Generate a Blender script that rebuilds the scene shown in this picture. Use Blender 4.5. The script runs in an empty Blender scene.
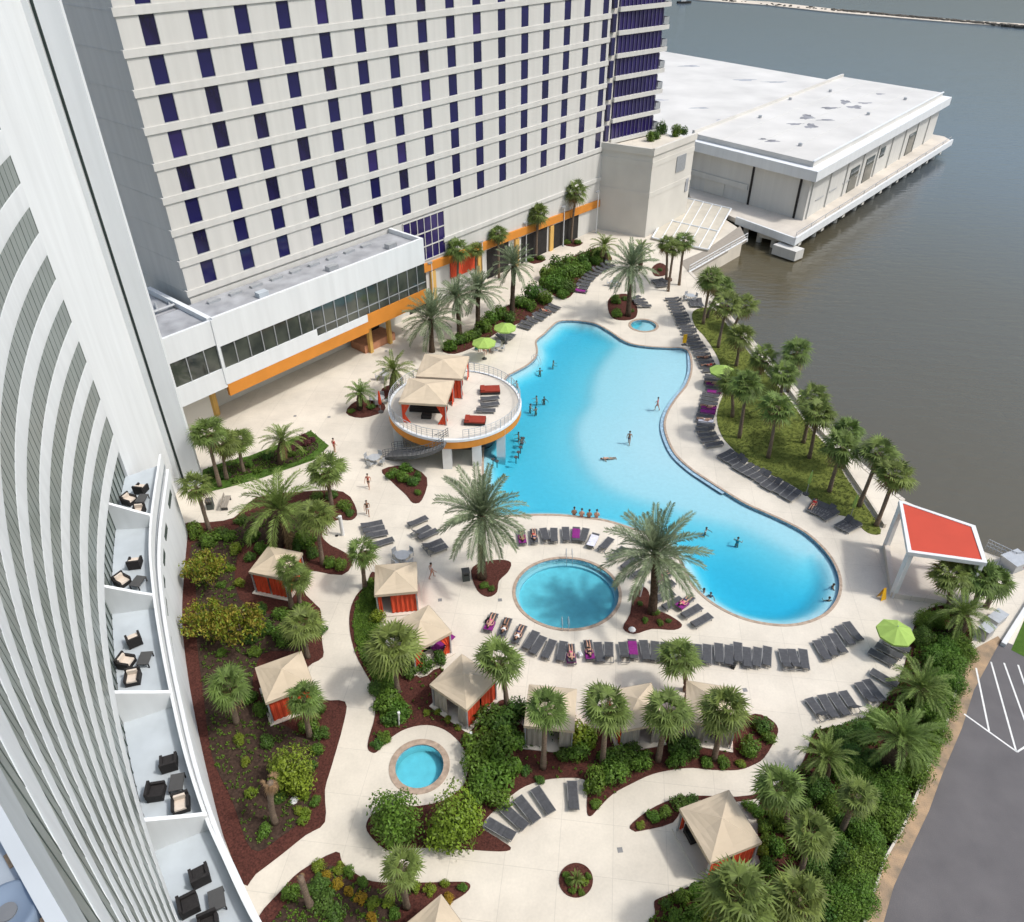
import bpy, math, random
from mathutils import Vector, Matrix
from mathutils.geometry import tessellate_polygon
R_ = math.radians
SC = bpy.context.scene
COL = SC.collection
RNG = random.Random(7)

# ------------------------------------------------------------------ camera model
CAM_H = 46.0
PITCH = R_(36.1)
FPX = 769.0
SN, CS = math.sin(PITCH), math.cos(PITCH)

def pix(px, py, z=0.0):
    """point of the place at height z that the photograph shows at this pixel"""
    a = CAM_H - z
    u = (px - 512) / FPX
    v = (py - 461) / FPX
    d = a / (SN + v * CS)
    return Vector((u * d, d * (CS - v * SN), z))

def depth(p):
    return p.y * CS + (CAM_H - p.z) * SN

def height_at(base, py):
    v = (py - 461) / FPX
    a = base.y * (SN + v * CS) / (CS - v * SN)
    return CAM_H - a

cam = bpy.data.cameras.new('camera')
cam.sensor_width = 36
cam.lens = 36 * FPX / 1024
cam.clip_start = 0.2
cam.clip_end = 20000
co = bpy.data.objects.new('camera', cam)
co.location = (0, 0, CAM_H)
co.rotation_euler = (R_(90) - PITCH, 0, 0)
COL.objects.link(co)
SC.camera = co

# ------------------------------------------------------------------ materials
def _nt(name):
    m = bpy.data.materials.new(name)
    m.use_nodes = True
    nt = m.node_tree
    b = nt.nodes['Principled BSDF']
    return m, nt, b

def N(nt, t, **kw):
    n = nt.nodes.new(t)
    for k, v in kw.items():
        setattr(n, k, v)
    return n

def c4(c):
    return (c[0], c[1], c[2], 1)

def pm(name, col, rough=.6, var=.12, scale=1.5, bump=0.0, bscale=30.0, spec=.3, metal=0.0, col2=None, detail=4, island=0.0, trans=0.0, stretch=None):
    """procedural surface: two colours mixed by noise, optional fine bump, optional variation per leaf"""
    m, nt, b = _nt(name)
    L = nt.links.new
    tc = N(nt, 'ShaderNodeTexCoord')
    vec = tc.outputs['Object']
    if stretch:
        mp = N(nt, 'ShaderNodeMapping'); mp.inputs['Scale'].default_value = stretch
        L(vec, mp.inputs['Vector']); vec = mp.outputs['Vector']
    nz = N(nt, 'ShaderNodeTexNoise')
    nz.inputs['Scale'].default_value = scale
    nz.inputs['Detail'].default_value = detail
    L(vec, nz.inputs['Vector'])
    mr = N(nt, 'ShaderNodeMapRange')
    mr.inputs['From Min'].default_value = .3
    mr.inputs['From Max'].default_value = .7
    L(nz.outputs['Fac'], mr.inputs['Value'])
    mx = N(nt, 'ShaderNodeMix', data_type='RGBA')
    a = col2 if col2 else tuple(x * (1 - var) for x in col)
    bb = col if col2 else tuple(min(1, x * (1 + var)) for x in col)
    mx.inputs['A'].default_value = c4(a)
    mx.inputs['B'].default_value = c4(bb)
    L(mr.outputs['Result'], mx.inputs['Factor'])
    out = mx.outputs['Result']
    if island:
        ge = N(nt, 'ShaderNodeNewGeometry')
        hs = N(nt, 'ShaderNodeHueSaturation')
        mr2 = N(nt, 'ShaderNodeMapRange')
        mr2.inputs['To Min'].default_value = 1 - island
        mr2.inputs['To Max'].default_value = 1 + island
        L(ge.outputs['Random Per Island'], mr2.inputs['Value'])
        L(mr2.outputs['Result'], hs.inputs['Value'])
        oi = N(nt, 'ShaderNodeObjectInfo')
        mr3 = N(nt, 'ShaderNodeMapRange')
        mr3.inputs['To Min'].default_value = .485
        mr3.inputs['To Max'].default_value = .515
        L(oi.outputs['Random'], mr3.inputs['Value'])
        L(mr3.outputs['Result'], hs.inputs['Hue'])
        L(out, hs.inputs['Color'])
        out = hs.outputs['Color']
    L(out, b.inputs['Base Color'])
    b.inputs['Roughness'].default_value = rough
    b.inputs['Specular IOR Level'].default_value = spec
    b.inputs['Metallic'].default_value = metal
    if bump:
        n2 = N(nt, 'ShaderNodeTexNoise')
        n2.inputs['Scale'].default_value = bscale
        n2.inputs['Detail'].default_value = 3
        L(vec, n2.inputs['Vector'])
        bp = N(nt, 'ShaderNodeBump')
        bp.inputs['Strength'].default_value = bump
        bp.inputs['Distance'].default_value = .05
        L(n2.outputs['Fac'], bp.inputs['Height'])
        L(bp.outputs['Normal'], b.inputs['Normal'])
    if trans:
        tr = N(nt, 'ShaderNodeBsdfTranslucent')
        L(out, tr.inputs['Color'])
        ms = N(nt, 'ShaderNodeMixShader')
        ms.inputs['Fac'].default_value = trans
        L(b.outputs['BSDF'], ms.inputs[1])
        L(tr.outputs['BSDF'], ms.inputs[2])
        L(ms.outputs['Shader'], nt.nodes['Material Output'].inputs['Surface'])
    return m

def deck_mat(name, col, joint=3.0, rot=0.0, var=.07, stain=.82):
    """pale cast concrete: broad mottling, fine speckle, thin control joints"""
    m, nt, b = _nt(name)
    L = nt.links.new
    tc = N(nt, 'ShaderNodeTexCoord')
    mp = N(nt, 'ShaderNodeMapping'); mp.inputs['Rotation'].default_value = (0, 0, rot)
    L(tc.outputs['Object'], mp.inputs['Vector'])
    br = N(nt, 'ShaderNodeTexBrick')
    br.offset = 0.0
    br.inputs['Scale'].default_value = 1.0
    br.inputs['Brick Width'].default_value = joint
    br.inputs['Row Height'].default_value = joint
    br.inputs['Mortar Size'].default_value = .018
    br.inputs['Mortar Smooth'].default_value = .3
    br.inputs['Color1'].default_value = c4(col)
    br.inputs['Color2'].default_value = c4(tuple(x * .96 for x in col))
    br.inputs['Mortar'].default_value = c4(tuple(x * .80 for x in col))
    L(mp.outputs['Vector'], br.inputs['Vector'])
    n1 = N(nt, 'ShaderNodeTexNoise'); n1.inputs['Scale'].default_value = .22; n1.inputs['Detail'].default_value = 6; n1.inputs['Roughness'].default_value = .62
    n2 = N(nt, 'ShaderNodeTexNoise'); n2.inputs['Scale'].default_value = 6; n2.inputs['Detail'].default_value = 4
    L(tc.outputs['Object'], n1.inputs['Vector']); L(tc.outputs['Object'], n2.inputs['Vector'])
    r1 = N(nt, 'ShaderNodeMapRange'); r1.inputs['From Min'].default_value = .3; r1.inputs['From Max'].default_value = .62
    r1.inputs['To Min'].default_value = stain; r1.inputs['To Max'].default_value = 1.02
    r2 = N(nt, 'ShaderNodeMapRange'); r2.inputs['To Min'].default_value = 1 - var; r2.inputs['To Max'].default_value = 1 + var
    L(n1.outputs['Fac'], r1.inputs['Value']); L(n2.outputs['Fac'], r2.inputs['Value'])
    mu = N(nt, 'ShaderNodeMath', operation='MULTIPLY'); L(r1.outputs['Result'], mu.inputs[0]); L(r2.outputs['Result'], mu.inputs[1])
    vm = N(nt, 'ShaderNodeVectorMath', operation='SCALE')
    L(br.outputs['Color'], vm.inputs[0]); L(mu.outputs['Value'], vm.inputs['Scale'])
    L(vm.outputs['Vector'], b.inputs['Base Color'])
    b.inputs['Roughness'].default_value = .75
    b.inputs['Specular IOR Level'].default_value = .25
    return m

def pool_mat(name, dens=1.0, col=(.2, .82, .94), ripple=2.4):
    """clear pool water: tinted by its depth, glossy rippled top"""
    m = bpy.data.materials.new(name); m.use_nodes = True
    nt = m.node_tree; nt.nodes.clear(); L = nt.links.new
    o = N(nt, 'ShaderNodeOutputMaterial')
    tr = N(nt, 'ShaderNodeBsdfTransparent')
    gl = N(nt, 'ShaderNodeBsdfGlossy'); gl.inputs['Roughness'].default_value = .08
    fr = N(nt, 'ShaderNodeFresnel'); fr.inputs['IOR'].default_value = 1.33
    tc = N(nt, 'ShaderNodeTexCoord')
    nz = N(nt, 'ShaderNodeTexNoise'); nz.inputs['Scale'].default_value = ripple; nz.inputs['Detail'].default_value = 3; nz.inputs['Distortion'].default_value = .6
    L(tc.outputs['Object'], nz.inputs['Vector'])
    bp = N(nt, 'ShaderNodeBump'); bp.inputs['Strength'].default_value = .35; bp.inputs['Distance'].default_value = .2
    L(nz.outputs['Fac'], bp.inputs['Height'])
    L(bp.outputs['Normal'], gl.inputs['Normal']); L(bp.outputs['Normal'], fr.inputs['Normal'])
    ms = N(nt, 'ShaderNodeMixShader')
    L(fr.outputs['Fac'], ms.inputs['Fac']); L(tr.outputs['BSDF'], ms.inputs[1]); L(gl.outputs['BSDF'], ms.inputs[2])
    L(ms.outputs['Shader'], o.inputs['Surface'])
    va = N(nt, 'ShaderNodeVolumeAbsorption'); va.inputs['Color'].default_value = c4(col); va.inputs['Density'].default_value = dens
    L(va.outputs['Volume'], o.inputs['Volume'])
    return m

def bay_mat():
    m, nt, b = _nt('bay_water')
    L = nt.links.new
    tc = N(nt, 'ShaderNodeTexCoord')
    b.inputs['Roughness'].default_value = .16
    b.inputs['IOR'].default_value = 1.75
    n0 = N(nt, 'ShaderNodeTexNoise'); n0.inputs['Scale'].default_value = .012; n0.inputs['Detail'].default_value = 5
    L(tc.outputs['Object'], n0.inputs['Vector'])
    mx = N(nt, 'ShaderNodeMix', data_type='RGBA')
    mx.inputs['A'].default_value = c4((.080, .062, .024)); mx.inputs['B'].default_value = c4((.076, .067, .043))
    mr = N(nt, 'ShaderNodeMapRange'); mr.inputs['From Min'].default_value = .35; mr.inputs['From Max'].default_value = .65
    L(n0.outputs['Fac'], mr.inputs['Value']); L(mr.outputs['Result'], mx.inputs['Factor'])
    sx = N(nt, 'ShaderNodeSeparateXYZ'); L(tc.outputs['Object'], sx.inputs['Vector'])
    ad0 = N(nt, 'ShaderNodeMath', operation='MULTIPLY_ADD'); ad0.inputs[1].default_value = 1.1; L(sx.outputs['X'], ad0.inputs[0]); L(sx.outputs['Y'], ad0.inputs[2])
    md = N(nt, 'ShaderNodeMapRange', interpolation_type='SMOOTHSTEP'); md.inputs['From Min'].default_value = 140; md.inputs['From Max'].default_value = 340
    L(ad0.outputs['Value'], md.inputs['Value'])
    m2 = N(nt, 'ShaderNodeMix', data_type='RGBA'); m2.inputs['B'].default_value = c4((.092, .122, .152))  # shallow brown to offshore blue-grey, with reflected pier and sky painted in
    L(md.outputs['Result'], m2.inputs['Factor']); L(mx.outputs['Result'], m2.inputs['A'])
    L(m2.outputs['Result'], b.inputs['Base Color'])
    mp = N(nt, 'ShaderNodeMapping'); mp.inputs['Rotation'].default_value = (0, 0, .5); mp.inputs['Scale'].default_value = (.35, 1, 1)
    L(tc.outputs['Object'], mp.inputs['Vector'])
    n1 = N(nt, 'ShaderNodeTexNoise'); n1.inputs['Scale'].default_value = .9; n1.inputs['Detail'].default_value = 4; n1.inputs['Distortion'].default_value = .4
    n2 = N(nt, 'ShaderNodeTexNoise'); n2.inputs['Scale'].default_value = .12; n2.inputs['Detail'].default_value = 3
    L(mp.outputs['Vector'], n1.inputs['Vector']); L(mp.outputs['Vector'], n2.inputs['Vector'])
    ad = N(nt, 'ShaderNodeMath', operation='ADD'); L(n1.outputs['Fac'], ad.inputs[0]); L(n2.outputs['Fac'], ad.inputs[1])
    bp = N(nt, 'ShaderNodeBump'); bp.inputs['Strength'].default_value = .35; bp.inputs['Distance'].default_value = .25
    L(ad.outputs['Value'], bp.inputs['Height']); L(bp.outputs['Normal'], b.inputs['Normal'])
    return m

M = {}
M['deck'] = deck_mat('pool_deck_concrete', (.655, .603, .515), 3.2, .12, .09, .82)
M['path'] = deck_mat('walkway_concrete', (.66, .61, .53), 2.2, .5)
M['coping'] = pm('coping_stone', (.37, .285, .22), .7, .25, 3, .2)
M['tile'] = pm('pool_tile', (.30, .45, .56), .3, .3, 5)
M['plaster'] = pm('pool_plaster', (.63, .74, .81), .6, .03, 2.5, detail=6)
M['plaster_deep'] = pm('pool_plaster_spa', (.52, .76, .82), .6, .08, 1.5)
M['water'] = pool_mat('pool_water', 1.0, (.18, .86, .945))
M['spa_water'] = pool_mat('spa_water', 1.0, (.10, .81, .89), 3)
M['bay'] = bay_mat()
M['shade_wall'] = pm('brown_shade_wall', (.07, .058, .05), .8, .2, 1)
M['stair_grey'] = pm('grey_stair_metal', (.16, .165, .17), .5, .1, 3)
M['mulch'] = pm('red_mulch', (.115, .042, .032), .95, .5, 9, .8, 25, .1, col2=(.045, .018, .015))
M['mulch_dark'] = pm('brown_mulch', (.075, .048, .036), .95, .5, 6, .8, 20, .1, col2=(.03, .02, .016))
M['lawn'] = pm('lawn_grass', (.16, .185, .042), .95, .5, .35, .9, 14, .1, col2=(.10, .125, .028), detail=9)
M['edge_grass'] = pm('edging_grass', (.075, .14, .025), .95, .5, 1.5, .9, 16, .1, col2=(.05, .10, .018), detail=8)
M['asphalt'] = pm('asphalt', (.145, .137, .140), .9, .22, .5, .5, 40, .2, col2=(.118, .112, .116), detail=14)
M['paint'] = pm('white_line_paint', (.70, .70, .68), .7, .12, 3)
M['sand'] = pm('sandy_verge', (.46, .32, .20), .95, .3, .9, .8, 12, .1, col2=(.20, .165, .125), detail=12)
M['seawall'] = deck_mat('seawall_concrete', (.62, .57, .50), 2.5, .8)
M['wall'] = pm('cream_precast', (.575, .568, .54), .8, .055, 1.0, detail=8, stretch=(1.2, 1.2, .07))
M['wall2'] = pm('beige_precast', (.60, .58, .53), .8, .06, .25, detail=6)
M['white'] = pm('white_stucco', (.69, .715, .73), .7, .05, .9, detail=8, stretch=(1.4, 1.4, .12))
M['white_paint'] = pm('white_paint', (.66, .67, .67), .5, .04, 2)
M['roof_white'] = pm('white_roof_membrane', (.60, .585, .555), .7, .10, .12, detail=9)
M['roof_grey'] = pm('grey_gravel_roof', (.33, .34, .36), .9, .25, .5, .3, 20, detail=9)
M['roof_blue'] = pm('pale_roof_membrane', (.47, .52, .56), .7, .10, .6, detail=8)
M['stain'] = pm('roof_stain', (.25, .25, .265), .6, .4, .5)
M['orange'] = pm('orange_stucco', (.60, .23, .035), .7, .08, .5)
M['yellow'] = pm('ochre_stucco', (.62, .38, .11), .7, .08, .8)
M['coral'] = pm('coral_tile', (.50, .24, .14), .7, .12, 2)
M['purple'] = pm('violet_window_glass', (.010, .009, .068), .12, .35, .15, spec=.5)
M['purple2'] = pm('violet_glass_lighter', (.022, .014, .095), .12, .4, .2, spec=.5)
M['purple3'] = pm('violet_glass_curtained', (.010, .007, .045), .12, .6, .6, spec=.5, stretch=(2, 1, .5))
M['dark_glass'] = pm('dark_window_glass', (.020, .026, .026), .05, .3, .35, spec=.7, col2=(.095, .105, .085), detail=6)  # second tone paints reflected greenery into the glass colour
M['grey_glass'] = pm('grey_green_window', (.215, .245, .23), .3, .10, .5, spec=.4)
M['dark_line'] = pm('dark_mullion', (.055, .075, .068), .6, .1)
M['alu'] = pm('grey_aluminium', (.42, .44, .46), .35, .08, 3, metal=.4)
M['rail'] = pm('pale_steel_rail', (.46, .48, .50), .4, .08, 3, metal=.3)
M['dark'] = pm('dark_opening', (.025, .023, .022), .8, .2)
M['canvas'] = pm('beige_canvas', (.52, .435, .325), .85, .06, 1.0, .1, 30, .1, detail=6)
M['canvas_grey'] = pm('grey_beige_canvas', (.36, .33, .285), .85, .12, 2, stretch=(6, 6, .6))
M['red_curtain'] = pm('orange_red_curtain', (.62, .075, .028), .8, .25, 3, stretch=(5, 5, .4))
M['red_roof'] = pm('orange_red_roof_fabric', (.48, .062, .034), .7, .06, .4, detail=7)
M['red_bed'] = pm('brick_red_cushion', (.26, .035, .02), .85, .12, 2)
M['sling'] = pm('charcoal_sling', (.070, .072, .079), .75, .18, 5)
M['frame'] = pm('dark_bronze_frame', (.075, .075, .075), .5, .1)
M['frame_l'] = pm('grey_lounger_frame', (.22, .22, .22), .5, .1)
M['towel'] = pm('magenta_towel', (.20, .02, .17), .95, .2, 6)
M['towel_w'] = pm('pale_striped_towel', (.62, .62, .70), .95, .1, 3)
M['wicker'] = pm('black_wicker', (.022, .020, .020), .7, .3, 12)
M['cushion'] = pm('cream_cushion', (.62, .54, .46), .9, .08, 4)
M['lime_canvas'] = pm('lime_umbrella_canvas', (.34, .50, .12), .85, .06, 2, trans=.15)
M['yellow_sign'] = pm('yellow_plastic', (.75, .42, .02), .5, .08)
M['trunk'] = pm('palm_trunk', (.19, .145, .11), .95, .35, 5, .8, 18, .1, stretch=(1, 1, 3))
M['trunk_d'] = pm('date_palm_trunk', (.085, .06, .042), .95, .4, 5, .9, 14, .1)
M['sabal'] = pm('sabal_leaf', (.138, .192, .046), .6, .3, .8, spec=.3, island=.38, trans=.3)
M['sabal_dry'] = pm('dry_palm_leaf', (.22, .15, .075), .8, .3, 1, island=.3, trans=.1)
M['date'] = pm('date_palm_leaf', (.205, .255, .145), .55, .25, .8, spec=.3, island=.3, trans=.32)
M['pindo'] = pm('pindo_leaf', (.17, .24, .06), .55, .25, .8, spec=.3, island=.3, trans=.32)
M['green'] = pm('shrub_leaf', (.105, .19, .024), .55, .3, .8, spec=.3, island=.4, trans=.3)
M['darkgreen'] = pm('dark_shrub_leaf', (.07, .14, .022), .55, .3, .8, spec=.3, island=.4, trans=.25)
M['lime'] = pm('lime_shrub_leaf', (.17, .235, .02), .5, .3, .8, spec=.35, island=.35, trans=.25)
M['olive'] = pm('golden_olive_leaf', (.25, .215, .03), .6, .3, .8, spec=.3, island=.35, trans=.25)
M['gold'] = pm('yellow_croton_leaf', (.30, .21, .015), .6, .3, .8, spec=.3, island=.3, trans=.2)
M['redleaf'] = pm('burgundy_leaf', (.085, .022, .025), .6, .3, .8, island=.4, trans=.15)
M['skin'] = pm('skin', (.46, .27, .19), .6, .1, 4)
M['skin_b'] = pm('tanned_skin', (.30, .16, .10), .6, .1, 4)
M['hair'] = pm('brown_hair', (.035, .022, .015), .7, .2, 8)
for nm, c in (('cloth_red', (.5, .03, .03)), ('cloth_navy', (.03, .04, .12)), ('cloth_white', (.65, .65, .65)), ('cloth_teal', (.03, .32, .34)), ('cloth_black', (.02, .02, .02)), ('cloth_pink', (.55, .12, .22))):
    M[nm] = pm(nm, c, .85, .1, 5)
M['rock'] = pm('breakwater_rock', (.10, .09, .075), .95, .4, .2, .5, 2)
M['plank'] = pm('weathered_boards', (.30, .27, .23), .9, .2, 1.5, stretch=(1, 8, 1))
M['panel'] = pm('bin_plastic', (.06, .075, .07), .5, .1)

# ------------------------------------------------------------------ mesh helpers
class MB:
    def __init__(s):
        s.v = []; s.f = []; s.m = []
    def face(s, pts, mi=0):
        i = len(s.v); s.v += [tuple(p) for p in pts]; s.f.append(tuple(range(i, i + len(pts)))); s.m.append(mi); return s
    def box(s, c, d, rz=0.0, mi=0, rot=None):
        x, y, z = d[0] / 2, d[1] / 2, d[2] / 2
        mt = rot if rot is not None else Matrix.Rotation(rz, 3, 'Z')
        i = len(s.v); c = Vector(c)
        for p in ((-x, -y, -z), (x, -y, -z), (x, y, -z), (-x, y, -z), (-x, -y, z), (x, -y, z), (x, y, z), (-x, y, z)):
            s.v.append(tuple(mt @ Vector(p) + c))
        for q in ((3, 2, 1, 0), (4, 5, 6, 7), (0, 1, 5, 4), (1, 2, 6, 5), (2, 3, 7, 6), (3, 0, 4, 7)):
            s.f.append(tuple(i + k for k in q)); s.m.append(mi)
        return s
    def b2(s, x0, x1, y0, y1, z0, z1, mi=0):
        return s.box(((x0 + x1) / 2, (y0 + y1) / 2, (z0 + z1) / 2), (x1 - x0, y1 - y0, z1 - z0), 0, mi)
    def prism(s, poly, z0, z1, mi=0, mt=None, bottom=True):
        pts = [(p[0], p[1]) for p in poly]
        ar = sum(pts[k][0] * pts[(k + 1) % len(pts)][1] - pts[(k + 1) % len(pts)][0] * pts[k][1] for k in range(len(pts)))
        if ar < 0: pts.reverse()
        n = len(pts); i = len(s.v)
        s.v += [(p[0], p[1], z0) for p in pts] + [(p[0], p[1], z1) for p in pts]
        for k in range(n):
            s.f.append((i + k, i + (k + 1) % n, i + n + (k + 1) % n, i + n + k)); s.m.append(mi)
        s.f.append(tuple(i + n + k for k in range(n))); s.m.append(mi if mt is None else mt)
        if bottom:
            s.f.append(tuple(i + k for k in reversed(range(n)))); s.m.append(mi)
        return s
    def tube(s, pts, rads, n=8, mi=0, cap=True):
        pts = [Vector(p) for p in pts]
        if not hasattr(rads, '__len__'): rads = [rads] * len(pts)
        i0 = len(s.v)
        for k, p in enumerate(pts):
            d = (pts[min(k + 1, len(pts) - 1)] - pts[max(k - 1, 0)]).normalized()
            a = d.orthogonal().normalized() if abs(d.z) < .99 else Vector((1, 0, 0))
            if abs(d.z) < .99:
                a = d.cross(Vector((0, 0, 1))).normalized()
            b = d.cross(a)
            for j in range(n):
                t = 2 * math.pi * j / n
                s.v.append(tuple(p + rads[k] * (math.cos(t) * a + math.sin(t) * b)))
        for k in range(len(pts) - 1):
            for j in range(n):
                a, b = i0 + k * n + j, i0 + k * n + (j + 1) % n
                s.f.append((a, b, b + n, a + n)); s.m.append(mi)
        if cap:
            s.f.append(tuple(i0 + j for j in reversed(range(n)))); s.m.append(mi)
            e = i0 + (len(pts) - 1) * n
            s.f.append(tuple(e + j for j in range(n))); s.m.append(mi)
        return s
    def lathe(s, prof, n=24, c=(0, 0, 0), mi=0):
        i0 = len(s.v)
        for r, z in prof:
            for j in range(n):
                t = 2 * math.pi * j / n
                s.v.append((c[0] + r * math.cos(t), c[1] + r * math.sin(t), c[2] + z))
        for k in range(len(prof) - 1):
            for j in range(n):
                a, b = i0 + k * n + j, i0 + k * n + (j + 1) % n
                s.f.append((a, b, b + n, a + n)); s.m.append(mi)
        return s
    def mesh(s, name, mats, smooth=False):
        me = bpy.data.meshes.new(name)
        me.from_pydata(s.v, [], s.f)
        for m in (mats if isinstance(mats, (list, tuple)) else [mats]):
            me.materials.append(M[m] if isinstance(m, str) else m)
        me.polygons.foreach_set('material_index', s.m)
        if smooth: me.polygons.foreach_set('use_smooth', [True] * len(s.f))
        me.update()
        return me
    def build(s, name, mats, parent=None, smooth=False, loc=None):
        return link(name, s.mesh(name, mats, smooth), parent, loc)

def link(name, me, parent=None, loc=None):
    o = bpy.data.objects.new(name, me)
    COL.objects.link(o)
    if parent is not None: o.parent = parent
    if loc is not None: o.location = loc
    return o

def tag(o, label=None, cat=None, group=None, kind=None):
    if label: o['label'] = label
    if cat: o['category'] = cat
    if group: o['group'] = group
    if kind: o['kind'] = kind
    return o

def empty(name, loc, rz=0.0, label=None, cat=None, group=None):
    o = bpy.data.objects.new(name, None)
    o.empty_display_size = .3
    o.location = loc; o.rotation_euler = (0, 0, rz)
    COL.objects.link(o)
    return tag(o, label, cat, group)

def copy_tree(o, parent=None):
    c = o.copy(); COL.objects.link(c); c.parent = parent
    for ch in list(o.children): copy_tree(ch, c)
    return c

def struct(name, mb, mats, label=None):
    o = mb.build(name, mats)
    return tag(o, label, None, None, 'structure')

ONES = 'first second third fourth fifth sixth seventh eighth ninth tenth eleventh twelfth thirteenth fourteenth fifteenth sixteenth seventeenth eighteenth nineteenth'.split()
TENS = {2: 'twent', 3: 'thirt', 4: 'fort', 5: 'fift'}
def nth(i):
    if i <= 19: return ONES[i - 1]
    t, r = divmod(i, 10)
    return TENS[t] + 'ieth' if r == 0 else TENS[t] + 'y-' + ONES[r - 1]

def spline(pts, n=5, closed=True):
    out = []
    k = len(pts)
    for i in range(k if closed else k - 1):
        if closed:
            p0, p1, p2, p3 = (Vector(pts[(i + j) % k][:2]) for j in (-1, 0, 1, 2))
        else:
            p0, p1, p2, p3 = (Vector(pts[min(max(i + j, 0), k - 1)][:2]) for j in (-1, 0, 1, 2))
        for q in range(n):
            t = q / n
            out.append(.5 * ((2 * p1) + (p2 - p0) * t + (2 * p0 - 5 * p1 + 4 * p2 - p3) * t * t + (3 * p1 - p0 - 3 * p2 + p3) * t ** 3))
    if not closed: out.append(Vector(pts[-1][:2]))
    return out

def W(pts, z=0.0):
    return [pix(p[0], p[1], z) for p in pts]
def W2(pts, z=0.0):
    return [Vector((q.x, q.y)) for q in W(pts, z)]

def inside(p, poly):
    c = False; n = len(poly); j = n - 1
    for i in range(n):
        a, b = poly[i], poly[j]
        if (a[1] > p[1]) != (b[1] > p[1]) and p[0] < (b[0] - a[0]) * (p[1] - a[1]) / (b[1] - a[1]) + a[0]: c = not c
        j = i
    return c

def offset_poly(poly, d):
    """push a polygon outward by d (poly as list of 2-D vectors)"""
    n = len(poly)
    ar = sum(poly[k][0] * poly[(k + 1) % n][1] - poly[(k + 1) % n][0] * poly[k][1] for k in range(n))
    sg = 1 if ar > 0 else -1
    out = []
    for k in range(n):
        t = (Vector(poly[(k + 1) % n]) - Vector(poly[k - 1])).normalized()
        out.append(Vector(poly[k]) + Vector((t.y, -t.x)) * d * sg)
    return out

# ------------------------------------------------------------------ light, world, view
SUN_EL, SUN_AZ = R_(56), math.atan2(.97, -.22)      # azimuth from +Y towards +X
sd = Vector((math.sin(SUN_AZ) * math.cos(SUN_EL), math.cos(SUN_AZ) * math.cos(SUN_EL), math.sin(SUN_EL)))
sun = bpy.data.lights.new('sun', 'SUN'); sun.energy = 2.0; sun.angle = R_(4.0); sun.color = (1, .972, .93)
so = bpy.data.objects.new('sun', sun); so.rotation_euler = sd.to_track_quat('Z', 'Y').to_euler(); so.location = (60, -20, 90); COL.objects.link(so)
w = bpy.data.worlds.new('World'); SC.world = w; w.use_nodes = True
bg = w.node_tree.nodes['Background']
sk = w.node_tree.nodes.new('ShaderNodeTexSky'); sk.sky_type = 'NISHITA'; sk.sun_disc = False
sk.sun_elevation = SUN_EL; sk.sun_rotation = SUN_AZ; sk.dust_density = 6.0; sk.air_density = 1.8; sk.ozone_density = 5.0
w.node_tree.links.new(sk.outputs['Color'], bg.inputs['Color']); bg.inputs['Strength'].default_value = .15
SC.view_settings.view_transform = 'Standard'; SC.view_settings.look = 'None'; SC.view_settings.exposure = 0.16; SC.view_settings.gamma = 1
SC.render.engine = 'CYCLES'
SC.cycles.use_denoising = True
SC.cycles.max_bounces = 6; SC.cycles.diffuse_bounces = 3; SC.cycles.glossy_bounces = 3; SC.cycles.transparent_max_bounces = 12; SC.cycles.volume_bounces = 0
SC.cycles.caustics_reflective = False; SC.cycles.caustics_refractive = False

# ================================================================== GROUND AND WATER
WZ = -2.2
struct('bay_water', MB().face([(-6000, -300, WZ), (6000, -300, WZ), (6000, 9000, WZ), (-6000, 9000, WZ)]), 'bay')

POOL = spline(W2([(507, 378), (514, 373), (527, 366), (536, 358), (538, 350), (537, 341), (545, 334), (552, 327), (560, 321.5), (576, 321), (595, 324), (610, 332), (622, 340), (633, 344.5), (650, 347), (668, 348), (682, 348.5), (689, 354), (690.5, 370), (685.5, 385), (676, 397), (667, 411), (663.5, 425), (667, 440), (675, 455), (690, 469), (707, 480.5), (725, 492), (745, 504), (765, 513), (785, 522), (805, 533), (822, 548), (833, 563), (839, 580), (837, 597), (827, 611), (810, 620), (790, 624), (768, 623), (745, 618), (724, 609), (706, 597), (692, 582), (683, 563), (670, 545), (650, 534), (630, 527), (607, 520), (587, 517), (562, 514.5), (537, 514), (512, 515), (497, 515), (488, 508), (486, 490), (484, 466), (486, 430), (495, 400)]), 4)
def circ(px, py, wpx, z=0.0, n=40, hpx=None):
    c = pix(px, py, z)
    r = wpx * depth(c) / FPX / 2
    return Vector((c.x, c.y)), r, [Vector((c.x + r * math.cos(2 * math.pi * k / n), c.y + r * math.sin(2 * math.pi * k / n))) for k in range(n)]
c_, r_, _ = circ(567, 592, 103)
ROUND = [Vector((c_.x + r_ * math.cos(2 * math.pi * k / 48), c_.y + r_ * .93 * math.sin(2 * math.pi * k / 48))) for k in range(48)]
_, _, SPA = circ(419.5, 766, 48)
_, _, TINY = circ(643.5, 325.5, 25)

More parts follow.
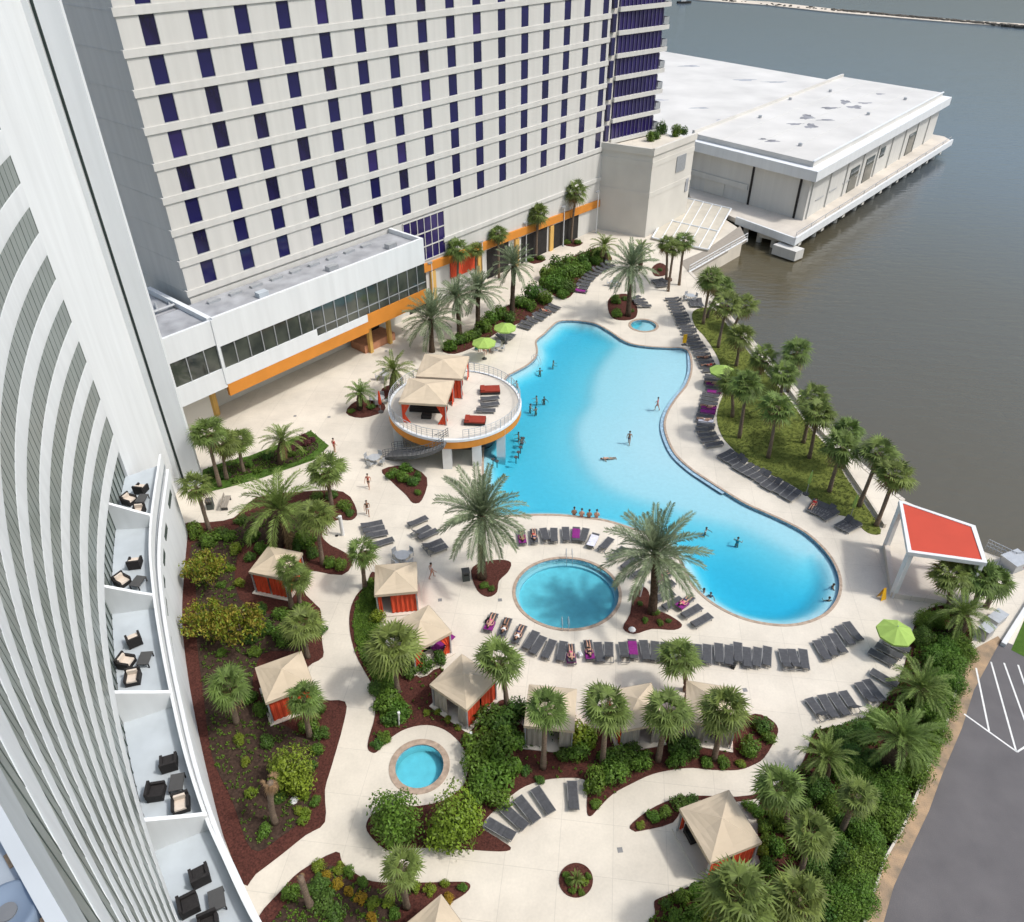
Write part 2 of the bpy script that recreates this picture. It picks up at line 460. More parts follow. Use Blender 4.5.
shore = [(1024, 556), (1010, 561), (985, 552), (960, 528), (930, 512), (903, 500), (890, 490), (872, 474), (857, 461), (840, 441), (822, 422), (806, 402), (790, 383), (775, 367), (752, 341), (729, 316), (712, 296), (690, 272), (742, 243), (737, 227), (700, 203)]
land = [Vector((p.x, p.y)) for p in [pix(1300, 545)] + W(shore)] + [Vector((24, 150)), Vector((10, 190)), Vector((-150, 190)), Vector((-150, -60)), Vector((150, -60))]
holes = [POOL, ROUND, SPA, TINY]
def sheet_with_holes(outer, holes, z):
    loops = [[Vector((p[0], p[1], 0)) for p in outer]] + [[Vector((p[0], p[1], 0)) for p in h] for h in holes]
    flat = [p for l in loops for p in l]
    mb = MB(); mb.v = [(p.x, p.y, z) for p in flat]
    for t in tessellate_polygon(loops):
        a, b, c = (flat[k] for k in t)
        cr = (b.x - a.x) * (c.y - a.y) - (b.y - a.y) * (c.x - a.x)
        mb.f.append(tuple(t) if cr > 0 else tuple(reversed(t))); mb.m.append(0)
    return mb
mb = sheet_with_holes(land, holes, 0)
n = len(land)
for k in range(n):                                   # quay wall down into the water
    a, b = land[k], land[(k + 1) % n]
    mb.face([(a.x, a.y, 0), (b.x, b.y, 0), (b.x, b.y, -5), (a.x, a.y, -5)])
struct('pool_deck', mb, 'deck')

def ring(mb, poly, w, z0, z1, mi=0, closed=True):
    """raised rim of width w laid outward round poly"""
    o = offset_poly(poly, w); k = len(poly)
    for i in range(k):
        j = (i + 1) % k
        a, b, c, d = poly[i], poly[j], o[j], o[i]
        mb.face([(a.x, a.y, z1), (b.x, b.y, z1), (c.x, c.y, z1), (d.x, d.y, z1)], mi)
        mb.face([(a.x, a.y, z0), (a.x, a.y, z1), (b.x, b.y, z1), (b.x, b.y, z0)], mi)
        mb.face([(d.x, d.y, z1), (d.x, d.y, z0), (c.x, c.y, z0), (c.x, c.y, z1)], mi)

def pool_walls(poly, zb, mat, name):
    mb = MB(); k = len(poly)
    for i in range(k):
        a, b = poly[i], poly[(i + 1) % k]
        mb.face([(a.x, a.y, 0), (b.x, b.y, 0), (b.x, b.y, -.28), (a.x, a.y, -.28)], 1)
        mb.face([(a.x, a.y, -.28), (b.x, b.y, -.28), (b.x, b.y, zb), (a.x, a.y, zb)], 0)
    return struct(name, mb, [mat, 'tile'])

def seg_dist(p, a, b):
    ab = b - a; t = max(0, min(1, (p - a).dot(ab) / ab.length_squared))
    q = a + ab * t
    return (p - q).length, (ab.x * (p.y - a.y) - ab.y * (p.x - a.x))
BEACH = spline(W2([(634, 330), (609, 362), (600, 385), (599, 400), (585, 425), (590, 452), (612, 478), (655, 494), (700, 507), (745, 519), (800, 545)]), 3, False)
def pool_depth(p):
    best = None
    for k in range(len(BEACH) - 1):
        d, s = seg_dist(p, BEACH[k], BEACH[k + 1])
        if best is None or d < best[0]: best = (d, s)
    s = best[0] * (1 if best[1] > 0 else -1)
    if s > 0:
        return .27 - .08 * min(1, s / 6.0)
    q = min(1, -s / 2.2); q = q * q * (3 - 2 * q)
    t = min(1, -s / 8.0); t = t * t * (3 - 2 * t)
    e_ = max(0, min(1, (p.x - 8) / 16))
    return .27 + .30 * q + (.45 + .68 * e_) * t
xs = [p.x for p in POOL]; ys = [p.y for p in POOL]
mb = MB(); st = .6
nx = int((max(xs) - min(xs) + 2) / st) + 1; ny = int((max(ys) - min(ys) + 2) / st) + 1
for j in range(ny):
    for i in range(nx):
        p = Vector((min(xs) - 1 + i * st, min(ys) - 1 + j * st))
        de = min(seg_dist(p, POOL[k_], POOL[(k_ + 1) % len(POOL)])[0] for k_ in range(0, len(POOL)))
        dp = pool_depth(p)
        mb.v.append((p.x, p.y, -.10 - min(dp, .22 + max(0, de - .5) * .75)))
for j in range(ny - 1):
    for i in range(nx - 1):
        a = j * nx + i
        mb.f.append((a, a + 1, a + nx + 1, a + nx)); mb.m.append(0)
o = mb.build('pool_floor', 'plaster', smooth=True); tag(o, kind='structure')
pool_walls(POOL, -1.9, 'plaster', 'pool_wall')
mb = MB(); ring(mb, POOL, .24, -.02, .035); struct('pool_coping', mb, 'coping')
mb = MB().prism(POOL, -2.2, -.09); struct('pool_water', mb, 'water')
for nm, poly, zb, wd in (('round_pool', ROUND, -.72, .26), ('spa_pool', SPA, -.8, .42), ('splash_pool', TINY, -.7, .36)):
    pool_walls(poly, zb - .05, 'plaster_deep', nm + '_wall')
    struct(nm + '_floor', MB().prism(offset_poly(poly, .05), zb - .2, zb), 'plaster_deep')
    mb = MB(); ring(mb, poly, wd, -.02, .04); struct(nm + '_coping', mb, 'coping')
    struct(nm + '_water', MB().prism(offset_poly(poly, -.01), zb - .1, -.09), 'spa_water')
# bench ledge inside the round pool
mb = MB(); inner = offset_poly(ROUND, -.30)
for i in range(48):
    a, b, c, d = ROUND[i], ROUND[(i + 1) % 48], inner[(i + 1) % 48], inner[i]
    mb.face([(a.x, a.y, -.5), (b.x, b.y, -.5), (c.x, c.y, -.5), (d.x, d.y, -.5)])
    mb.face([(d.x, d.y, -.5), (c.x, c.y, -.5), (c.x, c.y, -1.2), (d.x, d.y, -1.2)])
struct('round_pool_ledge', mb, 'plaster')
# shallow white ledge along the beach edge of the big pool
edge = spline(W2([(690, 352), (690.5, 370), (685.5, 385), (676, 397), (667, 411), (663.5, 425), (667, 440), (675, 455), (690, 469), (707, 480.5), (725, 492)]), 4, False)
mb = MB()
for k in range(len(edge) - 1):
    a, b = edge[k], edge[k + 1]
    t = (b - a).normalized(); nrm = Vector((t.y, -t.x))
    mb.face([(a.x, a.y, -.06), (b.x, b.y, -.06), (b.x + nrm.x * .35, b.y + nrm.y * .35, -.085), (a.x + nrm.x * .35, a.y + nrm.y * .35, -.085)])
struct('pool_beach_edge', mb, 'tile')

# ------------------------------------------------------------------ beds, lawn, paths
BED = {}
def bed(key, pts, mat='mulch', z=.05, sm=4, name='planting_bed'):
    P = spline(W2(pts), sm) if sm else W2(pts)
    BED[key] = P
    mb = MB().prism(P, -.01, z, 0, bottom=False)
    return struct(name, mb, mat)
bed('A', [(203, 470), (225, 462), (250, 456), (285, 442), (311, 431), (329, 446), (314, 460), (262, 478), (226, 488), (200, 494)], 'edge_grass', .05, 0)
bed('A2', [(208, 472), (250, 461), (300, 441), (313, 440), (318, 448), (296, 462), (262, 470), (222, 480)], 'mulch_dark', .08, 3)
Bpts = [(183, 525), (202, 523), (234, 518), (256, 498), (300, 492), (343, 492), (357, 511), (352, 520), (338, 520), (326, 526), (322, 536), (330, 545), (340, 550), (353, 560), (342, 575), (306, 571), (303, 590), (316, 605), (321, 612), (322, 640), (323, 657), (308, 667), (305, 688), (322, 700), (345, 702), (344, 722), (332, 765), (325, 790), (325, 822), (306, 835), (281, 855), (256, 874), (243, 884), (222, 832), (203, 788), (193, 740), (186, 690), (182, 640), (181, 590), (181, 550)]
bed('B', Bpts, 'mulch', .05, 3)
bed('B2', [(192, 545), (235, 530), (262, 512), (320, 515), (312, 545), (245, 545), (240, 600), (300, 625), (303, 650), (262, 655), (255, 700), (300, 735), (322, 745), (313, 775), (308, 812), (280, 838), (252, 850), (232, 800), (212, 755), (203, 690), (197, 640), (196, 590)], 'mulch_dark', .08, 4)
Cpts = [(372, 572), (366, 585), (356, 596), (350, 612), (350, 632), (356, 655), (366, 674), (375, 692), (375, 716), (369, 738), (368, 749), (374, 753), (380, 749), (392, 737), (407, 728.5), (427, 725), (445, 730), (460, 743), (467, 758), (467, 775), (462, 787), (445, 800), (420, 806), (390, 808), (372, 815), (366, 827), (372, 838), (382, 847), (392, 851), (417, 848), (457, 849), (500, 851.5), (511, 848), (497, 838), (482, 826), (497, 808), (512, 795), (526, 786), (545, 780), (563, 778), (583, 779), (587, 787), (587, 812), (591, 816), (598, 809), (613, 794), (633, 783), (653, 774), (675, 769.5), (693, 768), (713, 770), (738, 770), (753, 765), (764, 758), (775, 740), (778, 729), (771, 720), (755, 714), (735, 722), (700, 735), (660, 735), (590, 728), (525, 728), (508, 700), (488, 705), (460, 690), (440, 668), (420, 678), (395, 655), (383, 640), (378, 610), (378, 580)]
bed('C', Cpts, 'mulch', .05, 3)
bed('C2', [(371, 578), (360, 597), (354, 614), (354, 632), (360, 655), (370, 674), (379, 692), (380, 716), (388, 728), (408, 716), (398, 690), (388, 660), (380, 625), (376, 595)], 'edge_grass', .08, 4)
bed('F', [(336, 852), (342, 862), (352, 871), (367, 880), (387, 883), (417, 883), (457, 882), (468, 883), (470, 888), (462, 896), (440, 908), (412, 922), (400, 945), (255, 945), (258, 918), (281, 891), (301, 871)], 'mulch', .05, 3)
bed('F2', [(330, 866), (350, 882), (380, 890), (410, 892), (395, 915), (380, 940), (275, 938), (290, 900)], 'mulch_dark', .08, 4)
bed('G', [(559 + 17 * (1 + math.cos(k * math.pi / 6)), 880.5 + 17.3 * math.sin(k * math.pi / 6)) for k in range(12)], 'mulch', .06, 3)
bed('H', [(630, 826), (634, 831), (640, 831), (673, 822.5), (684, 804), (703, 800), (736, 802), (768, 796), (768, 793), (736, 797), (703, 796), (683, 797), (663, 803), (645, 813)], 'mulch', .05, 3)
Jpts = [(768, 794), (780, 783), (793, 772), (801, 765), (808, 748), (811, 738), (818, 730), (843, 725), (864, 718), (880, 705), (893, 690), (903, 670), (908, 650), (914, 627), (923, 613), (940, 606), (957, 608), (970, 620), (972, 640), (964, 665), (953, 690), (941, 728), (918, 783), (898, 831), (878, 866), (861, 920), (852, 950), (650, 950), (655, 915), (654, 904), (660, 898), (703, 882), (757, 866), (757, 850), (760, 800)]
bed('J', Jpts, 'mulch', .05, 3)
bed('K1', [(442, 350), (456, 340), (463, 337), (478, 326), (495, 313), (520, 300), (545, 295), (551, 303), (535, 315), (515, 325), (500, 331), (478, 345), (455, 354)], 'mulch', .05, 3)
bed('K2', [(543, 275), (560, 262), (585, 252), (600, 248), (612, 258), (606, 266), (585, 278), (575, 291), (568, 298), (556, 297), (546, 288)], 'mulch', .05, 3)
bed('K3', [(610, 298), (626, 294), (636, 304), (637, 315), (630, 320), (614, 319), (608, 309)], 'mulch', .05, 3)
bed('K4', [(652, 268), (660, 263), (668, 268), (666, 275), (655, 276)], 'mulch', .05, 3)
bed('K5', [(382, 389), (398, 384), (407, 395), (396, 403), (384, 399)], 'mulch', .05, 3)
bed('K6', [(346, 413), (357, 401), (381, 402), (384, 411), (362, 418)], 'mulch', .05, 3)
bed('K7', [(382, 470), (406, 466), (427, 478), (422, 500), (413, 503), (406, 495), (391, 481)], 'mulch', .05, 3)
bed('P1', [(471, 571), (481, 563), (500, 560), (511, 563), (508, 572), (499, 581), (497, 592), (488, 597), (477, 590)], 'mulch', .06, 3)
bed('P2', [(634, 590), (643, 587), (649, 593), (652, 607), (670, 616), (682, 625), (674, 630), (652, 629), (634, 634), (623, 628), (630, 614)], 'mulch', .06, 3)
bed('P3', [(664, 280), (670, 277), (672, 281), (666, 283)], 'mulch', .06, 2)
bed('Q1', [(527, 260), (536, 255), (546, 260), (534, 264)], 'mulch', .06, 2)
bed('Q2', [(562, 244), (571, 239), (583, 243), (574, 247)], 'mulch', .06, 2)

LAWN = [(692, 314), (698, 309), (709, 308), (717, 312), (727, 325), (745, 348), (768, 376), (785, 394), (808, 426), (827, 447), (845, 476), (862, 501), (881, 531), (868, 533), (850, 518), (825, 511), (800, 490), (768, 473), (744, 459), (731, 447), (722, 436), (717, 420), (719, 405), (724, 390), (720, 364), (713, 349), (704, 336), (695, 326)]
bed('lawn', LAWN, 'lawn', .045, 4, 'lawn')
outer = [(709, 303), (718, 308), (729, 322), (748, 347), (771, 374), (789, 392), (812, 424), (832, 446), (850, 476), (866, 500), (884, 528)]
inner_l = [(703, 311), (717, 315), (727, 329), (745, 352), (768, 379), (785, 397), (808, 429), (827, 450), (845, 479), (862, 504), (878, 533)]
P = spline(W2(outer), 4, False); Q = spline(W2(inner_l), 4, False)
mb = MB()
for k in range(len(P) - 1):
    a, b = P[k], P[k + 1]
    t = (b - a).normalized(); nr = Vector((t.y, -t.x))
    mb.box(((a.x + b.x) / 2, (a.y + b.y) / 2, .22), ((b - a).length + .02, .22, .45), math.atan2(t.y, t.x))
o = mb.build('seawall_kerb', 'seawall'); tag(o, 'low concrete kerb wall between the grass strip and the seawall walk', 'wall')
shr = [Vector((q.x, q.y)) for q in W(shore)]
mb = MB()
pth = spline(shr[5:18], 3, False)
for k in range(len(pth) - 1):
    a, b = pth[k], pth[k + 1]
    t = (b - a).normalized()
    mb.box(((a.x + b.x) / 2, (a.y + b.y) / 2, -.2), ((b - a).length + .05, .5, .5), math.atan2(t.y, t.x))
struct('seawall_cap', mb, 'seawall')

# parking lot and verge
bed('asphalt', [(1001, 640), (974, 690), (962, 728), (942, 775), (929, 811), (909, 853), (894, 886), (884, 921), (860, 1000), (1500, 1000), (1500, 700), (1150, 655), (1060, 664)], 'asphalt', .012, 0, 'parking_lot')
bed('verge', [(998, 636), (972, 650), (955, 690), (943, 728), (920, 783), (900, 831), (880, 866), (863, 920), (845, 1000), (860, 1000), (884, 921), (894, 886), (909, 853), (929, 811), (942, 775), (962, 728), (974, 690), (1001, 640)], 'sand', .006, 0, 'sandy_verge')
bed('grass_corner', [(1011, 650), (1034, 598), (1100, 590), (1100, 655), (1060, 662), (1030, 660)], 'edge_grass', .02, 0, 'grass_patch')
def stripe(a, b, w=.12):
    a, b = pix(*a), pix(*b); t = (b - a)
    return MB().box(((a.x + b.x) / 2, (a.y + b.y) / 2, .016), (t.length, w, .004), math.atan2(t.y, t.x))
mb = MB()
for a, b in (((964, 714), (1017, 752)), ((976, 668), (989, 731)), ((991, 662), (1016, 751)), ((1004, 663), (1030, 735)), ((1017, 752), (1044, 735)), ((1018, 665), (1040, 730))):
    s = stripe(a, b); i = len(mb.v); mb.v += s.v; mb.f += [tuple(k + i for k in f) for f in s.f]; mb.m += s.m
struct('parking_markings', mb, 'paint')
def wall_line(name, pts, h, wd, mat, label, cat='wall', z0=0.0):
    P = W2(pts); mb = MB()
    for k in range(len(P) - 1):
        a, b = P[k], P[k + 1]; t = b - a
        mb.box(((a.x + b.x) / 2, (a.y + b.y) / 2, z0 + h / 2), (t.length + wd, wd, h), math.atan2(t.y, t.x))
    return tag(mb.build(name, mat), label, cat)
wall_line('garden_wall', [(956, 688), (944, 727), (921, 783), (901, 831), (881, 866), (864, 920), (852, 965)], .6, .14, 'seawall', 'low pale wall between the dense hedge and the sandy verge')
wall_line('kerb_wall', [(1003, 645), (1034, 596)], .35, .35, 'white_paint', 'short white kerb beside the grass corner above the parking lot')

# far sand spit
spit = W([(640, -6, ), (700, 1), (768, 6), (830, 13), (900, 19), (960, 24), (1024, 28), (1120, 36)], WZ)
spit2 = W([(640, -9.5), (700, -1), (768, 2.5), (830, 9.5), (900, 16), (960, 21), (1024, 25), (1120, 33)], WZ)
mb = MB().prism([(p.x, p.y) for p in spit] + [(p.x, p.y) for p in reversed(spit2)], WZ - .5, WZ + .5)
struct('sand_spit', mb, pm('pale_spit_sand', (.60, .53, .44), .95, .15, .05))
mb = MB()
rr = random.Random(3)
for k in range(760):
    x = rr.uniform(832, 1060) if k > 40 else rr.uniform(690, 830)
    y = 6 + (x - 768) * .0895 - rr.uniform(.1, 1.5)
    p = pix(x, y, WZ); s = rr.uniform(.3, 1.0)
    mb.box((p.x, p.y, WZ + .4 + s * .25), (s * 1.6, s * 1.4, s * .8), rr.uniform(0, 3))
o = mb.build('spit_scrub', 'rock'); tag(o, 'dark scrub and rocks along the far sand spit', kind='stuff')

# ================================================================== TOWER
FAR = Vector((14.7, 131.4)); D = Vector((math.sin(R_(40)), math.cos(R_(40)))); NO = Vector((D.y, -D.x))   # NO points to the courtyard
TL = 74.7
TO = FAR - D * TL
TROT = math.atan2(D.y, D.x)
def fac(px, py, off=0.0):
    """pixel -> (x along the facade, z) on the plane off metres in front of it"""
    u = (px - 512) / FPX; v = (py - 461) / FPX
    dr = Vector((u, CS - v * SN, -(SN + v * CS)))
    n3 = Vector((NO.x, NO.y, 0)); o3 = Vector((TO.x, TO.y, 0))
    t = (off - (Vector((0, 0, CAM_H)) - o3).dot(n3)) / dr.dot(n3)
    P = Vector((0, 0, CAM_H)) + dr * t
    q = Vector((P.x, P.y)) - TO
    return q.dot(D), P.z
def tw(x, off, z=0.0):
    p = TO + D * x + NO * off
    return Vector((p.x, p.y, z))

tower = empty('hotel_tower', (TO.x, TO.y, 0), TROT, 'tall cream hotel tower with rows of violet windows above the plaza', 'hotel')
PITCH_T = 3.15; ZW = 14.8; NF = 15
mb = MB().b2(0, TL, .15, 20, 0, ZW + PITCH_T * NF + 1)
mb.build('wall', 'wall2' if False else 'wall', tower)
wx = [fac(px, py)[0] for px, py in ((211, 272), (250, 259), (283, 246), (317, 237), (347, 222), (378, 212), (405, 204), (431, 195), (455, 186), (482, 177), (503, 170), (524, 162), (544, 156), (563, 150), (581, 144), (598, 139))]
# even spacing fitted to the measured columns
n = len(wx); mi_ = (n - 1) / 2
sl = sum((i - mi_) * (x - sum(wx) / n) for i, x in enumerate(wx)) / sum((i - mi_) ** 2 for i in range(n))
WX = [sum(wx) / n + sl * (i - mi_) for i in range(n)]
WW = 1.5
mb = MB()
e = [-.02] + [v for x in WX for v in (x - WW / 2, x + WW / 2)] + [TL]
for k in range(0, len(e), 2):
    mb.b2(e[k], e[k + 1], 0, .149, 12.8, ZW + PITCH_T * NF)
mb.build('pier_panel', 'wall', tower)
mb = MB()
for k in range(NF + 1):
    zb = ZW + PITCH_T * k - 1.95
    mb.b2(-.01, TL, .004, .148, zb, zb + .75)
mb.build('spandrel_panel', 'wall', tower)
for k in range(NF + 1):
    zb = ZW + PITCH_T * k - 1.9
    b = MB().b2(-.22, TL + .05, -.13, -.002, zb, zb + .65)
    b.b2(-.22, -.012, -.002, .3, zb, zb + .65)
    b.b2(-.03, -.002, .352, 20, zb + .3, zb + .36)
    b.build('ledge', 'wall', tower)
MB().b2(0, TL, 0, .149, 0, 12.64).build('base_wall', 'wall', tower)
wins = [MB().b2(-WW / 2, WW / 2, .10, .145, -1.2, 1.2).b2(-WW / 2, -WW / 2 + .05, .03, .06, -1.2, 1.2, 1).b2(WW / 2 - .05, WW / 2, .03, .06, -1.2, 1.2, 1).b2(-WW / 2 + .05, WW / 2 - .05, .03, .06, -1.2, -1.14, 1).mesh('window', [g, 'alu']) for g in ('purple', 'purple2', 'purple3')]
spots = []
for k in range(0, 11):
    for i, x in enumerate(WX):
        P = tw(x, 0, ZW + PITCH_T * k)
        spots.append((depth(P), x, ZW + PITCH_T * k, k, i))
spots.sort()
rr = random.Random(5)
rest = MB()
for q, (d, x, z, k, i) in enumerate(spots):
    if q < 100:
        o = link('window', wins[rr.choice((0, 0, 0, 1, 2, 2))], tower, (x, 0, z))
    else:
        rest.b2(x - WW / 2, x + WW / 2, .06, .145, z - 1.2, z + 1.2)
o = rest.build('window', 'purple', tower); o['kind'] = 'stuff'
rest = MB()
for k in range(11, NF):
    for x in WX:
        rest.b2(x - WW / 2, x + WW / 2, .06, .145, ZW + PITCH_T * k - 1.2, ZW + PITCH_T * k + 1.2)
o = rest.build('high_window', 'purple', tower); o['kind'] = 'stuff'
# big violet curtain wall at the lower middle
xa, _ = fac(402, 222); xb, _ = fac(443, 208)
_, zt = fac(443, 208); _, zb = fac(430, 268)
zt = 12.6; zb = 6.7
cw = MB().b2(xa, xb, -.05, .0, zb, zt).build('curtain_wall', 'purple2', tower)
mb = MB()
for k in range(7):
    x = xa + (xb - xa) * k / 6; mb.b2(x - .05, x + .05, -.12, -.052, zb, zt)
for z in (zb + .04, zb + 1.9, zb + 3.8, zt - .06):
    mb.b2(xa - .05, xb + .05, -.14, -.054, z - .07, z + .07)
mb.build('mullion', 'wall', cw)
# belt course and orange canopy over the ground floor
xs_, _ = fac(443, 236)
MB().b2(xs_, TL, -.2, -.002, 8.2, 8.8).build('belt_course', 'wall', tower)
x28 = 27.6
b = MB(); q_ = []
for x_, z_ in ((x28, 5.35), (TL - .1, 3.9)):
    q_ += [(x_, -.35, z_), (x_, -.002, z_), (x_, -.002, z_ + 1.15), (x_, -.35, z_ + 1.15)]
b.v = q_; b.f = [(0, 1, 2, 3), (7, 6, 5, 4), (0, 4, 5, 1), (1, 5, 6, 2), (2, 6, 7, 3), (3, 7, 4, 0)]; b.m = [0] * 6
b.build('canopy_fascia', 'orange', tower)
for x0, x1 in ((30, 33.5), (46, 51), (54, 60.5), (62, 69)):
    MB().b2(x0, x1, -.04, -.003, .0, 5.2 - (x1 - 28) * .031).build('doorway', 'dark', tower)
for x0 in (34.2, 43.8, 52.3, 61):
    MB().b2(x0, x0 + .9, -.34, -.045, 0, 5.1 - (x0 - 28) * .031).build('pilaster', 'yellow', tower)
x0, _ = fac(473, 285, .5); 
MB().b2(38.2, 43.5, -.2, -.046, 2.6, 4.9).build('red_curtain', 'red_curtain', tower)

# glazed end bay of the tower
end = empty('glazed_wing', (0, 0, 0), 0, 'glass end bay of the tower with slab bands and short balconies', 'building wing')
ga = tw(TL + .2, -.7); 
az = R_(50); gd = Vector((math.sin(az), math.cos(az))); gn = Vector((gd.y, -gd.x))
g0 = Vector((ga.x, ga.y)) + D * 2.6 + NO * .5
def gp(x, off): 
    p = g0 + gd * x + gn * off
    return Vector((p.x, p.y))
GL = 9.0
for k in range(200):
    pt = gp(GL, 0); P = Vector((pt.x, pt.y, 25)); px = 512 + FPX * P.x / depth(P)
    if px > 659: break
    GL += .1
MB().prism([gp(0, -.1), gp(GL, -.1), gp(GL + 1, -10), gp(-8, -10)], 13.4, 60).build('glass_core', 'purple2', end)
MB().prism([tw(TL + .05, -.5).xy, g0 - D * .2 - NO * .2, g0 - D * .2 - NO * 4, tw(TL + .05, -4).xy], 13.4, 60).build('recess_wall', 'wall2', end)
for k in range(0, 15):
    zb = ZW + PITCH_T * k - 1.15
    MB().prism([gp(-.25, .3), gp(GL, .3), gp(GL + 1.6, .1), gp(GL + 2.4, -7), gp(-.25, -9)], zb - .12, zb + .50).build('slab_band', 'wall', end)
    if k < 12:
        b = MB()
        for j in range(12):
            p = gp(GL * j / 11, .0); b.box((p.x, p.y, zb + 1.6), (.06, .12, 2.45), math.atan2(gd.y, gd.x))
        b.build('mullion', pm('lilac_mullion', (.15, .14, .24), .5, .1), end)
        p0, p1, p2 = gp(GL + .3, .0), gp(GL + 1.5, .0), gp(GL + 2.3, -6.8)
        b = MB()
        for a_, b_ in ((p0, p1), (p1, p2)):
            t = b_ - a_
            b.box(((a_.x + b_.x) / 2, (a_.y + b_.y) / 2, zb + 1.1), (t.length, .05, 1.0), math.atan2(t.y, t.x))
        b.build('balcony_rail', 'alu', end)
    q = (tw(TL + .1, -.45) + Vector((g0.x, g0.y, 0))) / 2
    MB().box((q.x - .1, q.y - .2, zb + 1.65), (.95, .5, 2.4), TROT).build('window', 'purple', end)

# ------------------------------------------------------------------ podium with the white ballroom box
pod = empty('podium_wing', (TO.x, TO.y, 0), TROT, 'long white two storey wing with ribbon glazing and orange band', 'building')
PX1, _ = fac(424, 250, 6.0)
SEAM = -1.3; PX0 = -26.0; PF = -6.0
MB().b2(PX0, PX1 - .05, PF + .3, -.3, 9.4, 12.2).build('roof_deck', ['roof_grey'], pod)
b = MB()
b.b2(SEAM + .05, PX1, PF, PF + .35, 9.6, 12.75)
b.b2(PX1 - .35, PX1, PF + .352, -.15, 9.6, 12.74)
b.b2(PX0, SEAM - .05, PF + .06, PF + .4, 9.9, 12.55)
b.build('fascia', 'white', pod)
MB().b2(SEAM - .25, SEAM + .25, PF + .5, 6.0, 12.2, 12.72).build('parapet', 'white', pod)
MB().b2(SEAM - .15, SEAM + .15, PF - .03, PF + .2, 5.4, 12.6).build('expansion_joint', 'white', pod)
gl = MB().b2(SEAM, PX1 - .05, PF + .12, PF + .3, 6.2, 9.6).build('ribbon_glazing', 'dark_glass', pod)
b = MB()
x = SEAM + .2
while x < PX1 - .1:
    b.b2(x - .05, x + .05, PF + .04, PF + .118, 6.2, 9.598); x += 1.62
xm, _ = fac(317, 331, 6)
b.b2(xm, PX1 - .05, PF + .05, PF + .116, 7.1, 7.2)
b.build('mullion', 'alu', gl)
g2 = MB().b2(PX0, SEAM, PF + .2, PF + .35, 7.2, 9.9).build('ribbon_glazing', 'dark_glass', pod)
b = MB()
x = PX0 + .3
while x < SEAM - .4:
    b.b2(x - .05, x + .05, PF + .12, PF + .198, 7.2, 9.898); x += 1.9
b.build('mullion', 'alu', g2)
xo, _ = fac(368, 320, 6)
b = MB().b2(SEAM, xm, PF, PF + .4, 5.3, 7.1).b2(xm, xo, PF + .001, PF + .401, 5.3, 6.2)
b.b2(PX0, SEAM - .02, PF + .05, PF + .4, 5.0, 7.2)
b.build('lower_band', 'white', pod)
b = MB().b2(SEAM, xo, PF + .02, PF + .42, 3.9, 5.298).b2(xo, PX1, PF + .02, PF + .42, 4.3, 6.198).b2(PX1 - .4, PX1 - .001, PF + .421, -.2, 4.3, 6.198)
b.build('orange_band', 'orange', pod)
b = MB().b2(SEAM, PX1 - .42, PF + .43, -.2, 4.3, 5.0)
b.build('soffit', 'wall2', pod)
MB().b2(PX1 - .34, PX1 - .03, PF + .36, -.2, 6.2, 9.6).build('side_glazing', 'dark_glass', pod)
MB().b2(PX0, PX1, -.7, -.4, 0, 4.28).build('ground_wall', 'wall2', pod)
MB().b2(PX0, SEAM - .8, PF + 3.2, PF + 3.5, 0, 5.2).build('plinth_wall', 'wall2', pod)
MB().tube([(SEAM - .2, PF + 4.2, 0), (SEAM - .2, PF + 4.2, 5)], .6, 14).build('column', 'yellow', pod)
for px, py in ((371, 347), (390, 338)):
    xx, _ = fac(px, py, 4.2)
    MB().b2(xx - .22, xx + .22, -4.4, -3.9, 0, 4.28).build('column', 'yellow', pod)
xa, _ = fac(360, 345, 3); xb, _ = fac(390, 330, 3)
MB().b2(xa, xb, -3.9, -1.21, 0, 1.0).build('planter_wall', 'coral', pod)
MB().b2(xa + .3, xb - .3, -1.3, -1.19, 1.0, 4.0).build('opening', 'dark', pod)
for xx, wd, m in ((5.2, 1.2, 'roof_blue'), (14.5, 1.3, 'alu'), (23.5, 1.3, 'alu')):
    MB().b2(xx, xx + wd, -4.6, -3.8, 12.2, 12.75).build('roof_hatch', m, pod)
for k in range(9):
    MB().b2(1 + k * 2.6, 2.4 + k * 2.6, -1.8, -1.3, 12.2, 12.45).build('roof_vent', 'alu', pod)
b = MB()
for k in range(6):
    b.tube([(-9 + k * 1.4, 0.5, 12.4), (-8.2 + k * 1.4, 2.4, 12.4)], .12, 6)
b.tube([(-10, .4, 12.5), (-1.6, .4, 12.5)], .15, 8)
b.build('roof_pipe', 'rail', pod)
MB().b2(PX0, SEAM - .26, .0, 8, 9.4, 12.1).build('side_roof', 'roof_grey', pod)

# ------------------------------------------------------------------ annex block with roof terrace
B0 = Vector((22.4, 127.0)); A0 = tw(TL, .0).xy; C0 = B0 + D * 13.5; D0 = C0 - NO * 15
ann = empty('annex_block', (B0.x, B0.y, 0), 0, 'blank beige block with a planted roof terrace joining tower and pier hall', 'building')
def rel(P): return [Vector((p[0] - B0.x, p[1] - B0.y)) for p in P]
An = rel([A0, B0, C0, D0])
MB().prism(An, 0, 13.3).build('wall', 'wall2', ann)
cen = sum(An, Vector((0, 0))) / 4
def sweep(P, z0, z1, wd, mat, name, par, closed=False):
    b = MB()
    for k in range(len(P) - (0 if closed else 1)):
        a_, b_ = P[k], P[(k + 1) % len(P)]; t = b_ - a_
        b.box(((a_.x + b_.x) / 2, (a_.y + b_.y) / 2, (z0 + z1) / 2), (t.length + wd, wd, z1 - z0), math.atan2(t.y, t.x))
    return b.build(name, mat, par)
sweep([An[0], An[1], An[2]], 13.25, 14.3, .4, 'wall2', 'parapet', ann)
